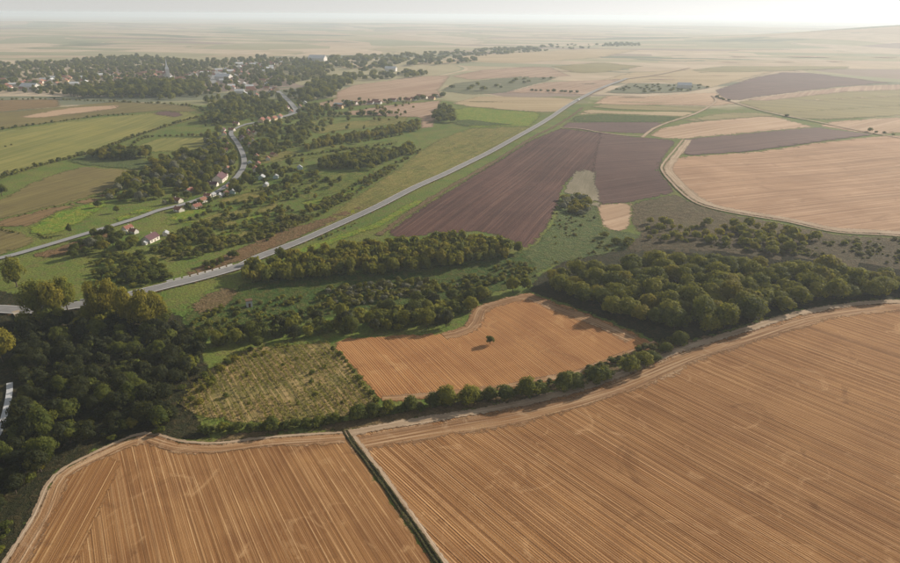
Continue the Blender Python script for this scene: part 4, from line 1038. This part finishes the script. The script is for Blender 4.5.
BUILT = []
near_houses = [  # px, py, prototype, turn, scale, label
    (128, 230, 0, 0.0, 0.75, 'small red roofed cottage beside the straight stretch of village road'),
    (134, 233, 1, 1.57, 0.7, 'white gabled cottage next to the small red roofed cottage'),
    (124, 234, 5, 0.0, 0.6, 'tiny grey roofed shed by the red roofed cottage'),
    (151, 241, 3, 0.2, 0.95, 'dark roofed house with a bright white gable standing alone below the road'),
    (146, 244, 5, 0.2, 0.7, 'low shed beside the house with the bright white gable'),
    (166, 235, 5, 0.6, 0.8, 'pale shed among bushes east of the lone dark roofed house'),
    (197, 208, 0, 0.0, 0.8, 'red roofed house where the village begins'),
    (203, 202, 1, 0.0, 0.8, 'brown roofed roadside house near the village start'),
    (208, 197, 0, 1.57, 0.7, 'red roofed house with its gable to the road below the plum roof'),
    (213, 196, 5, 0.0, 0.8, 'small pale shed between the roadside houses'),
    (220, 197, 5, 0.4, 0.9, 'white shed below the road bend'),
    (226, 195, 1, 0.0, 0.7, 'white walled house south of the village road'),
    (233, 193, 4, 0.3, 0.7, 'grey blue outbuilding at the edge of the paddock'),
    (220, 181, 3, 0.0, 1.35, 'large plum roofed house beside the village road'),
    (213, 186, 3, 1.57, 0.8, 'smaller plum roofed annex west of the large plum roofed house'),
    (202, 186, 5, 1.2, 0.7, 'white hut hidden in garden trees'),
    (227, 188, 1, 0.0, 0.55, 'narrow white front house at the foot of the bend'),
    (232, 187, 0, 1.57, 0.7, 'little red roof south of the bend'),
    (256, 171, 0, 0.2, 1.0, 'red roofed house in the garden east of the bend'),
    (263, 173, 1, 1.57, 0.8, 'white walled house touching the eastern red roofed house'),
    (262, 179, 4, 0.0, 0.85, 'pale turquoise walled building below the eastern red roofed house'),
    (276, 178, 4, 0.0, 0.7, 'grey roofed barn east of the turquoise building'),
    (266, 186, 5, 0.0, 0.9, 'low white roofed shed near the paddock hedge'),
    (300, 169, 4, 0.2, 0.8, 'pale roofed long shed in the valley meadow'),
    (250, 164, 4, 0.0, 0.7, 'pale grey outbuilding at the outer side of the bend'),
    (268, 160, 1, 0.0, 0.8, 'brown roofed house among trees above the bend'),
    (274, 156, 2, 0.4, 0.8, 'ochre house with red roof among trees above the bend'),
    (228, 146, 1, 0.0, 0.8, 'white walled house west of the upper road'),
    (225, 141, 2, 0.0, 0.8, 'ochre walled house near the upper road end'),
    (224, 135, 0, 0.0, 0.9, 'red roofed house at the corner of the upper road'),
    (232, 131, 0, 1.2, 0.9, 'red roofed corner house across the upper road'),
    (243, 140, 3, 0.0, 1.0, 'plum roofed house right of the upper road'),
    (250, 137, 2, 0.2, 1.1, 'long red roofed house right of the upper road'),
    (255, 134, 0, 0.2, 0.9, 'red roofed house next to the long red roofed house'),
    (262, 122, 2, 0.1, 1.2, 'bright red roof in the row below the far road bend'),
    (268, 121, 0, 0.1, 1.2, 'second red roof in the row below the far road bend'),
    (274, 120, 2, 0.0, 1.1, 'third red roof in the row below the far road bend'),
    (280, 118, 1, 0.0, 1.1, 'brown roof closing the row below the far road bend'),
    (286, 109, 3, 0.0, 1.1, 'plum roof beside the far road bend'),
    (291, 113, 0, 0.3, 1.1, 'red roof on the inside of the far road bend'),
    (300, 108, 1, 0.3, 1.1, 'white walled house east of the far road bend'),
    (305, 104, 5, 0.3, 1.4, 'white building at the tree belt end'),
]
for px, py, p, tn, s, lab in near_houses:
    x, y = unproj(np.array(px), np.array(py))
    house('house', lab, HPROTO[p], x, y, road_dir(wV, x, y) + tn, s * 0.72, 'houses of the near village')
    BUILT.append((x, y, 4.5 * s))
rr = random.Random(4)
nV = normals(wV); vpx = to_px(wV[:, 0], wV[:, 1], H(wV[:, 0], wV[:, 1]))
run = [i for i in range(len(wV)) if vpx[0][i] > 168]
for j in range(26):
    i = run[int((j + 0.5) * len(run) / 26)]
    p_ = wV[i] + nV[i] * (1 if j % 2 else -1) * rr.uniform(8, 19)
    if any(math.hypot(p_[0] - b_[0], p_[1] - b_[1]) < 9 for b_ in BUILT): continue
    k_ = rr.choice((0, 1, 1, 2, 3))
    house('house', ('red roofed', 'brown roofed', 'ochre', 'plum roofed')[k_] + ' small house half hidden by trees, ' + ('west' if j % 2 else 'east') + ' of the village road ' + ('start' if vpx[1][i] > 185 else 'bend' if vpx[1][i] > 150 else 'end'), HPROTO[k_], p_[0], p_[1], road_dir(wV, *p_) + rr.choice((0, 1.57)), rr.uniform(0.5, 0.72), 'houses of the near village')
    BUILT.append((p_[0], p_[1], 3.5))
fv = scatter("-60,92 0,88 60,86 100,86 140,80 210,84 235,82 260,74 290,66 300,60 270,62 230,66 200,74 150,72 100,76 40,80 -60,84", 28, 55, 0.7)
fv = np.concatenate([fv, scatter("0,90 20,84 50,80 50,88 20,93", 26, 56, 0.7), scatter("215,88 250,80 285,84 280,96 240,98", 30, 57, 0.5)])
fx, fy, _ = to_px(fv[:, 0], fv[:, 1], H(fv[:, 0], fv[:, 1]))
for i, (x, y) in enumerate(fv):
    lab = 'tiny house in the western part of the far village' if fx[i] < 110 else 'tiny house around the spire of the far village' if fx[i] < 205 else 'tiny house along the street climbing the far village'
    pk = rr.randrange(4)
    grp = lab.replace('tiny house', 'houses')
    lab = lab.replace('tiny', ('tiny white red roofed', 'tiny plaster brown roofed', 'pale roofed long', 'tiny ochre red roofed')[pk]) + (', at its front' if fy[i] > 82 else ', at its back' if fy[i] < 72 else '')
    house('house', lab, FPROTO[pk], x, y, rr.choice((0, 1.57)) + 0.3 + rr.uniform(-0.2, 0.2), rr.uniform(0.6, 1.0), grp)
    BUILT.append((x, y, 9))
for px, py, s, lab in ((31, 90, 1.5, 'long white farm building at the front of the far village'), (684, 88, 1.3, 'small white farm building at the orchard plot on the right'), (224, 80, 1.6, 'long white hall in the middle of the far village'), (391, 71, 1.4, 'white barn in the hazy hedges beyond the pink field'),
                       (318, 62, 2.4, 'pale blue roofed works in the trees beyond the valley')):
    x, y = unproj(np.array(px), np.array(py))
    house('farm_building', lab, FPROTO[2], x, y, 1.4, s)['category'] = 'barn'
    BUILT.append((x, y, 20))
hr = scatter("330,104 385,100 440,96 444,99 390,105 340,109", 22, 58, 0.6)
for x, y in hr:
    house('house', 'tiny house in the tree row between the two pinkish fields', rr.choice(FPROTO), x, y, 1.2, 0.7, 'houses in the far tree row')
    BUILT.append((x, y, 7))

# church with a spire in the far village
x, y = unproj(np.array(168.5), np.array(79.0))
e = empty('church', (x, y, float(H(x, y))), 0.5)
link('nave', MB().prism([(-7, -1), (7, -1), (7, 9), (0, 15), (-7, 9)], 2, 28).mesh('nave', M['white_wall']), e)
link('roof', MB().prism([(-8, 8.4), (0, 15.3), (0, 15.8), (-8, 8.9)], 1.6, 28.6).prism([(0, 15.3), (8, 8.4), (8, 8.9), (0, 15.8)], 1.6, 28.6).mesh('roof', M['tile_red']), e)
link('tower', MB().box(-3.2, 3.2, -4.4, 2.0, -1, 19).mesh('tower', M['white_wall']), e)
sp = MB(); sp.add([(-3.6, -4.8, 19), (3.6, -4.8, 19), (3.6, 2.4, 19), (-3.6, 2.4, 19), (-1.5, -2.7, 25), (1.5, -2.7, 25), (1.5, 0.3, 25), (-1.5, 0.3, 25), (0, -1.2, 40)],
                  [(3, 2, 1, 0), (0, 1, 5, 4), (1, 2, 6, 5), (2, 3, 7, 6), (3, 0, 4, 7), (4, 5, 8), (5, 6, 8), (6, 7, 8), (7, 4, 8)])
link('spire', sp.mesh('spire', M['car_white']), e)
for s in (-1, 1):
    link('window', MB().box(-0.1, 0.1, -1, 1, 0, 4).mesh('window', M['glass']), e).location = (7.0 * s, 14, 3)
tag(e, 'white church with a tall pointed spire in the far village', 'church')
BUILT.append((x, y, 25))

# the hut on the valley meadow
x, y = unproj(np.array(249.5), np.array(306.5))
e = empty('hut', (x, y, float(H(x, y))), 0.45)
link('wall', MB().box(-1.3, 1.3, -1.2, 1.2, -0.5, 3.2).mesh('wall', M['concrete']), e)
r_ = link('roof', MB().box(-1.6, 1.6, -1.5, 1.5, 3.2, 3.45).mesh('roof', M['wood']), e)
link('door', MB().box(-0.45, 0.45, -1.24, -1.19, 0, 2.0).mesh('door', M['wood']), e)
link('window', MB().box(1.28, 1.33, -0.4, 0.4, 1.3, 2.1).mesh('window', M['glass']), e)
tag(e, 'small pale concrete hut with a flat roof in the valley meadow', 'hut')
BUILT.append((x, y, 5))

# white segmented barrier on the valley side of the highway
hp = to_px(wH[:, 0], wH[:, 1], H(wH[:, 0], wH[:, 1]))[0]
hn = normals(wH)
def barrier(label, x0, x1, off):
    off -= 1.2
    k = np.where((hp > x0) & (hp < x1))[0]
    w = catmull(wH[k] + hn[k] * off, 1.0)
    L = np.concatenate([[0], np.cumsum(np.linalg.norm(np.diff(w, axis=0), axis=1))])
    e = empty('road_barrier', (w[0, 0], w[0, 1], 0))
    seg = MB().prism([(-0.28, -0.1), (0.28, -0.1), (0.24, 0.2), (0.12, 0.6), (-0.12, 0.6), (-0.24, 0.2)], -1.5, 1.5).mesh('barrier_block', M['white_wall'])
    for s in np.arange(2, L[-1] - 2, 3.9):
        a = np.array([np.interp(s - 1, L, w[:, 0]), np.interp(s - 1, L, w[:, 1])]); b = np.array([np.interp(s + 1, L, w[:, 0]), np.interp(s + 1, L, w[:, 1])])
        m = (a + b) / 2
        o = link('barrier_block', seg, e)
        o.location = (m[0] - w[0, 0], m[1] - w[0, 1], float(lay(m[None], 8)[0]) - 0.02)
        o.rotation_euler = (0, 0, math.atan2(b[1] - a[1], b[0] - a[0]) - math.pi / 2)
    tag(e, label, 'road barrier')
barrier('white segmented barrier along the valley side of the highway below the cut bank', 160, 246, 5.4)
barrier('short white barrier where the highway passes the tall trees', 70, 96, 5.4)

# yellow sign by the highway
x, y = unproj(np.array(353), np.array(216.5))
e = empty('road_sign', (x, y, float(H(x, y))), 0.6)
link('post', MB().tube([(0, 0, -0.4), (0, 0, 3.6)], [0.08, 0.08], 8).mesh('post', M['metal']), e)
pl = link('panel', MB().prism([(-1.1, 2.4), (1.1, 2.4), (1.2, 2.5), (1.2, 4.1), (1.1, 4.2), (-1.1, 4.2), (-1.2, 4.1), (-1.2, 2.5)], -0.12, -0.06).mesh('panel', M['sign_yellow']), e)
tag(e, 'yellow green sign on a post beside the highway', 'sign')

# white van far along the highway
x, y = unproj(np.array(578.5), np.array(101.5))
ddir = road_dir(wH, x, y)
e = empty('van', (x, y, float(lay(np.array([[x, y]]), 8)[0])), ddir)
b = MB().prism([(-3.0, 0.45), (3.0, 0.45), (3.0, 1.2), (2.2, 1.35), (1.5, 2.5), (-3.0, 2.6)], -1.05, 1.05)
b.v = [(-yy, xx, zz) for xx, yy, zz in b.v]
bo = link('body', b.mesh('body', M['car_white']), e)
wd = MB().prism([(1.62, 1.45), (2.08, 1.42), (1.55, 2.25), (1.45, 2.25)], -1.07, 1.07); wd.v = [(-yy, xx, zz) for xx, yy, zz in wd.v]
link('window', wd.mesh('window', M['glass']), e)
wh = MB().tube([(-0.12, 0, 0), (0.12, 0, 0)], [0.36, 0.36], 14).mesh('wheel', M['rubber'])
for sx in (-0.98, 0.98):
    for sy in (-1.9, 1.9):
        link('wheel', wh, e).location = (sx, sy, 0.36)
tag(e, 'white van driving far along the highway', 'van')

# ------------------------------------------------------------------ single trees that can be named
rt = random.Random(8)
def at(px, py): return unproj(np.array(float(px)), np.array(float(py)))
def named(name, label, px, py, dia, h, kind='round', mat='leaf_dark', group=None):
    x, y = at(px, py)
    tree(name, label, 'tree', float(x), float(y), dia, h, kind, mat, group, rt)
named('lone_tree', 'lone small dark tree standing in the enclosed orange field', 490, 344, 3.3, 3.8, 'round', 'leaf_dark')
row = [(358, 418, 6.2), (373, 416, 5.6), (388, 413, 4.4), (411, 410, 6.0), (434, 406, 6.4), (447, 405, 6.8), (469, 403, 6.6), (490, 401, 5.0), (505, 400, 5.8), (527, 397, 6.6), (538, 395, 5.8), (563, 391, 6.4), (575, 388, 6.6), (594, 384, 6.4),
       (604, 380, 6.0), (629, 371, 6.8), (643, 365, 5.8), (652, 360, 5.0), (665, 353, 5.6), (678, 346, 5.6)]
ordn = ['westernmost', 'second', 'third', 'fourth', 'fifth', 'sixth', 'seventh', 'eighth', 'ninth', 'tenth', 'eleventh', 'twelfth', 'thirteenth', 'fourteenth', 'fifteenth', 'sixteenth', 'seventeenth', 'eighteenth', 'nineteenth', 'last']
for (px, py, d), o in zip(row, ordn):
    lab = ('westernmost dark tree of the row along the dirt track, beside the overgrown vineyard' if o == 'westernmost' else
           'last tree of the row along the dirt track, touching the rounded wood' if o == 'last' else
           f'{o} dark tree from the vineyard end of the row along the dirt track')
    named('hedgerow_tree', lab, px, py, d * rt.uniform(0.9, 1.3), d * rt.uniform(0.68, 1.22), 'low', rt.choice(['leaf_dark', 'leaf_dark', 'leaf']), 'tree row along the dirt track')
tall = [(17, 287, 9, 12, 'tall tree at the left edge beyond the highway'), (38, 318, 11, 14, 'broad tall tree at the left end of the highway grove'), (56, 320, 11, 14.5, 'tall yellow lit tree second in the highway grove'),
        (68, 312, 9, 14, 'tall tree third in the highway grove, before the road gap'), (97, 322, 8, 15, 'tall poplar right of the road gap'), (112, 318, 8.5, 15, 'tall poplar with bright top next to the road gap poplar'),
        (128, 326, 9, 15, 'tall poplar in the middle of the highway grove'), (146, 330, 10, 14.5, 'broad bright poplar near the white barrier'), (158, 326, 9, 12.5, 'last bright poplar of the grove beside the white barrier'),
        (3, 362, 10, 12, 'yellow green tree cut by the left picture edge'), (-16, 300, 9, 12, 'tall tree just outside the left end of the highway')]
for px, py, d, h, lab in tall:
    named('poplar_tree', lab, px, py, d * 1.15, h * 1.18, 'tall', 'leaf_yellow' if 'bright' in lab or 'yellow' in lab or 'poplar' in lab else 'leaf', 'tall trees beside the highway')
for px, py, d, h, m, lab in ((92, 250, 7.0, 7.5, 'leaf_silver', 'silver grey tree beside the village road verge'), (105, 252, 7.0, 6.5, 'leaf_yellow', 'yellow green round tree next to the silver grey tree'),
                             (70, 234, 3.2, 6.5, 'leaf_dark', 'single slim tree at the corner of the vivid green meadow'), (2, 196, 8, 9, 'leaf_dark', 'single dark tree at the left edge on the olive field'),
                             (258, 349, 6.2, 5.5, 'leaf_dark', 'round dark bush tree at the upper edge of the vineyard'), (333, 352, 2.4, 2.6, 'leaf_dark', 'tiny tree at the corner of vineyard and enclosed field'),
                             (272, 430, 6.0, 4.6, 'leaf_dark', 'round dark tree at the lower edge of the vineyard'), (133, 429, 4.2, 4.0, 'leaf_yellow', 'sunlit yellow green bush tree above the near left field'),
                             (38, 472, 5.0, 5.0, 'leaf_yellow', 'sunlit tree at the west corner of the near left field'), (190, 372, 6.5, 6.5, 'leaf', 'round green tree at the west end of the vineyard'),
                             (252, 265, 4.6, 4.5, 'leaf', 'green tree at the end of the white barrier'), (594, 220, 2.4, 2.8, 'leaf_dark', 'tiny dark bush beside the small stubble plot'),
                             (128, 184, 9, 8.5, 'leaf_silver', 'large silver willow above the roadside meadow'), (136, 188, 8, 7.5, 'leaf_silver', 'second silver willow above the roadside meadow'), (118, 192, 7.5, 7, 'leaf_silver', 'bluish silver willow left of the large silver willow'),
                             (98, 208, 5.5, 5, 'leaf_dark', 'dark round tree on the vivid green meadow'), (117, 213, 4.2, 4.8, 'leaf', 'small tree pair member beside the meadow corner'), (165, 92, 24, 17, 'leaf_dark', 'dark tree clump before the church spire')):
    named('tree', lab, px, py, d, h, 'round', m)

# ------------------------------------------------------------------ woods, gardens, scrub: nearest ones single, the rest as a mass
def clear(items, pad=0.55):
    b = np.array(BUILT)
    out = []
    roads = [(wH, 6.0), (wV, 5.0), (wV2, 6.0), (wK, 1.8), (wV3, 8)]
    for it in items:
        if (np.hypot(b[:, 0] - it[0], b[:, 1] - it[1]) < b[:, 2] * 0.75 + it[2] * 0.35).any(): continue
        if any(np.hypot(w[:, 0] - it[0], w[:, 1] - it[1]).min() < rr_ + it[2] * 0.40 for w, rr_ in roads): continue
        out.append(it)
    return out
TREES, GARDEN, SHRUBS = clear(TREES), clear(GARDEN), clear(SHRUBS)

def split(items, n):
    a = np.array([(i[0], i[1], i[2], i[3]) for i in items])
    px, py, f = to_px(a[:, 0], a[:, 1], H(a[:, 0], a[:, 1]))
    size = (a[:, 2] + a[:, 3]) / f * ((px > -8) & (px < 908) & (py < 575))
    o = np.argsort(-size)
    return [(items[k], px[k], py[k]) for k in o[:n]], [items[k] for k in o[n:]]

SPOTS = [(560, 285, 'the field bend'), (620, 262, 'the wet dip'), (630, 300, 'the broad west end'), (690, 262, 'the scrub slope'), (700, 305, 'the widest part'), (760, 270, 'the slope rim'), (770, 300, 'the dirt track'), (830, 270, 'the narrowing'), (840, 295, 'the track curve'), (890, 280, 'the east end'),
         (20, 340, 'the gravel drive'), (25, 400, 'the concrete lane'), (15, 480, 'the bottom corner'), (60, 360, 'the tall grove'), (70, 420, 'the field corner'), (115, 350, 'the poplars'), (120, 400, 'the field tip'), (165, 350, 'the meadow edge'), (180, 390, 'the vineyard'),
         (230, 338, 'the small hut'), (290, 330, 'the vineyard top'), (350, 318, 'the corner of the enclosed field'), (410, 312, 'the top of the enclosed field'), (455, 305, 'the field inlet'), (510, 288, 'the rounded wood'),
         (260, 268, 'the highway end'), (320, 258, 'its west half'), (380, 252, 'its middle'), (440, 247, 'its east half'), (500, 246, 'the ploughed field'), (650, 225, 'the stubble plot'), (720, 228, 'the bank middle'), (800, 240, 'the bank end'), (350, 145, 'the upper strip'), (360, 160, 'the lower strip'),
         (575, 195, 'the fallow notch'), (60, 150, 'the yellow field'), (110, 160, 'the blue green meadow'), (130, 190, 'the silver willows'), (170, 190, 'the orchard gardens'), (200, 165, 'the plum roof'), (215, 145, 'the upper road'), (270, 140, 'the far gardens'), (280, 165, 'the barns'), (250, 185, 'the paddocks'), (100, 245, 'the cottages'), (150, 270, 'the cut bank'), (210, 245, 'the yellowish meadow strip'), (260, 225, 'the small paddocks'), (320, 205, 'the bright slope'), (390, 165, 'the olive meadow'), (60, 205, 'the olive brown field'), (20, 235, 'the village road'), (300, 240, 'the yellow sign'),
         (270, 425, 'the vineyard foot'), (450, 403, 'the tree row middle'), (600, 372, 'the tree row end'), (380, 470, 'the upper ditch'), (420, 540, 'the lower ditch'), (60, 470, 'the stubble corner'), (370, 295, 'the meadow thicket'), (470, 280, 'the meadow end'), (250, 310, 'the hut'), (560, 245, 'the wet meadow'), (860, 255, 'the far bank'),
         (40, 335, 'the foot of the left grove'), (90, 340, 'the road gap'), (140, 338, 'the bright poplars'), (45, 375, 'the lane top'), (90, 380, 'the wood centre'), (150, 372, 'the wood east side'), (95, 435, 'the upper field edge'), (45, 445, 'the west field edge'), (130, 418, 'the sunlit bush'),
         (130, 262, 'the plum roofed house'), (160, 285, 'the white barrier'), (185, 262, 'the barrier middle'), (225, 255, 'the reddish bank'), (250, 240, 'the upper bank'), (285, 225, 'the bank end'), (190, 240, 'the ochre meadow'), (235, 215, 'the vivid paddock'), (300, 195, 'the smooth meadow'), (345, 190, 'the bright strip'), (370, 178, 'the strip top'),
         (600, 280, 'the inner west part'), (660, 285, 'the inner middle'), (730, 290, 'the inner east part'), (800, 285, 'the narrow waist'), (730, 315, 'the front bulge'), (228, 118, 'the corner house'), (205, 130, 'the end of the yellow field'), (235, 110, 'the far bend'), (258, 104, 'the long pale strip'), (290, 130, 'the upper plantation'), (265, 128, 'the row of red roofs'), (210, 118, 'the hedge curve')]
def spot(px, py):
    return min(SPOTS, key=lambda s: (s[0] - px) ** 2 + 2.2 * (s[1] - py) ** 2)[2]
TONE = {'leaf_baked_shade': 'blackish green', 'leaf': 'green', 'leaf_dark': 'dark green', 'leaf_yellow': 'yellowish', 'leaf_silver': 'silvery', 'leaf_scrub': 'olive'}
def look(d, h, mid, mat):
    return ('large ' if d > mid * 1.12 else 'small ' if d < mid * 0.88 else '') + TONE[mat]
NUM = 'first second third fourth fifth sixth seventh eighth ninth tenth eleventh twelfth thirteenth fourteenth fifteenth sixteenth seventeenth eighteenth nineteenth twentieth'.split()
def nth(i):
    if i < 20: return NUM[i]
    tens = ('twenty', 'thirty', 'forty', 'fifty', 'sixty')[(i + 1) // 10 - 2]
    return tens + ('-' + NUM[(i + 1) % 10 - 1] if (i + 1) % 10 else '')
WOOD_LABEL = {'rounded': 'round crowned tree inside the wood of rounded crowns on the right', 'long': 'slender tree in the long wood below the highway', 'belt': 'dark tree in the belt above the enclosed orange field',
              'dark': 'dark tree in the shaded wood beside the near left field', 'slope': 'low tree on the scrub slope under the wide pinkish field', 'notch': 'pale green tree in the clump at the fallow notch',
              'dip': 'round bush tree in the dip behind the rounded wood', 'plantation': 'young tree in the plantations beyond the valley meadow'}
WNAME = {'rounded': 'rounded wood', 'long': 'long wood', 'belt': 'field belt', 'dark': 'dark west wood', 'slope': 'scrub slope trees', 'notch': 'clump at the fallow notch', 'dip': 'dip behind the rounded wood', 'plantation': 'young plantation'}
MID = {'rounded': 10, 'long': 5.6, 'belt': 6.6, 'dark': 6.8, 'slope': 6.2, 'notch': 6.5, 'dip': 7, 'plantation': 5.1}
single, rest = split(TREES, 310)
front = sorted([s for s in single if s[0][6] == 'rounded' and 540 < s[1] < 900 and s[2] > np.interp(s[1], [540, 600, 640, 672, 704, 742, 780, 812, 860, 900], [291, 304, 319, 327, 327, 319, 308, 298, 292, 290])], key=lambda s: s[1])
fset = {id(s[0]): k for k, s in enumerate(front)}
for (it, px, py) in single:
    x, y, d, h, kind, mat, wood = it
    g = WOOD_LABEL[wood].replace('tree', 'trees', 1)
    lab = f"{look(d, h, MID[wood], mat)} tree in the {WNAME[wood]}, near {spot(px, py)}"
    if id(it) in fset:
        lab = f'{nth(fset[id(it)])} tree from the west along the front edge of the rounded wood'
    tree('broadleaf_tree', lab, 'tree', x, y, d, h, kind, mat, g, rt)
merged('woodland', [i[:6] for i in rest], 'farther trees of the woods and plantations', None)
gsingle, grest = split(GARDEN, 170)
for (it, px, py) in gsingle:
    x, y, d, h, kind, mat, wood = it
    lab = f"{look(d, h, 7, mat)} garden tree near {spot(px, py)}"
    tree('garden_tree', lab, 'tree', x, y, d, h, kind, mat, 'garden trees of the near village', rt)
merged('village_foliage', [i[:6] for i in grest], 'mass of trees and hedges around the far villages', None)
ssingle, srest = split(SHRUBS, 260)
SL = {'hedge': 'bush in the farmland hedges', 'valley': 'bush in the valley scrub', 'meadow': 'bush on the dark valley meadow', 'slope': 'low bush on the brown scrub slope', 'dip': 'low bush in the wet dip',
      'track': 'low bush on the track verge', 'vineyard': 'bush overgrowing the old vineyard', 'dark': 'bush on the rim of the near left field', 'highway': 'bush beside the highway', 'ditch': 'weed clump in the ditch'}
for (it, px, py) in ssingle:
    x, y, d, h, kind, mat, wood = it
    tree('shrub', f"{look(d, h, 3, mat)} {SL[wood]}, near {spot(px, py)}", 'shrub', x, y, d, h, kind, mat, SL[wood].replace('bush', 'bushes', 1), rt)
merged('scrub', [i[:6] for i in srest], 'low scrub and hedge growth across the valley', None)

# rows of overgrown vines
vp = np.array(P("178,405 205,372 250,347 330,342 356,374 382,403 350,416 300,424 240,424 200,418"))
vw = unproj(vp[:, 0], vp[:, 1])
a = at(302, 372); b = at(320, 395)
t = (b - a) / np.linalg.norm(b - a); nn = np.array((-t[1], t[0]))
cen = vw.mean(0)
rsv = np.random.RandomState(3)
vines = []
for k in range(-60, 61):
    o = cen + nn * k * 2.3
    s = np.arange(-75, 75, 0.8) + rsv.uniform(-0.3, 0.3, 188)
    x = o[0] + t[0] * s + rsv.normal(0, 0.12, 188); y = o[1] + t[1] * s + rsv.normal(0, 0.12, 188)
    kk = inside(x, y, vw) & (rsv.rand(188) < 0.45 + 0.5 * (noise2(x / 9, y / 9) > 0.42))
    for xx, yy in zip(x[kk], y[kk]):
        d = rsv.uniform(0.6, 1.2)
        vines.append((float(xx), float(yy), d, d * rsv.uniform(0.7, 1.3)))
qs, ts = [], []
for (xx, yy, d, h) in vines:
    n = 9
    p = rsv.normal(0, 0.35, (n, 3)) * (d, d, h * 0.8) + (xx, yy, float(H(xx, yy)) + h * 0.5 + 0.25)
    qq, tt = leaf_quads(p, rsv.normal(0, 1, (n, 3)) + (0, 0, 0.8), 0.26, rsv, np.clip(rsv.rand(n) * 0.5 + rsv.rand() * 0.5, 0, 1))
    qs.append(qq); ts.append(tt)
qs = np.concatenate(qs)
tag(link('vine_rows', mesh_np('vine_rows', qs, np.arange(len(qs)), 4, [M['leaf_vine']], tint=np.concatenate(ts))), 'weedy overgrown rows of vines', kind='stuff')

# ------------------------------------------------------------------ haze over the plain
hz = MB().box(-27500, 27500, -27500, 27500, -40, 128)
vm = bpy.data.materials.new('haze'); vm.use_nodes = True
nt = vm.node_tree
nt.nodes.remove(nt.nodes['Principled BSDF'])
pv = nt.nodes.new('ShaderNodeVolumePrincipled')
pv.inputs['Color'].default_value = (0.775, 0.885, 1.0, 1)
pv.inputs['Density'].default_value = HAZE_DENSITY
pv.inputs['Anisotropy'].default_value = 0.24
nt.links.new(pv.outputs[0], nt.nodes['Material Output'].inputs['Volume'])
ho = tag(link('haze', hz.mesh('haze', vm)), 'pale summer haze over the plain', kind='stuff')
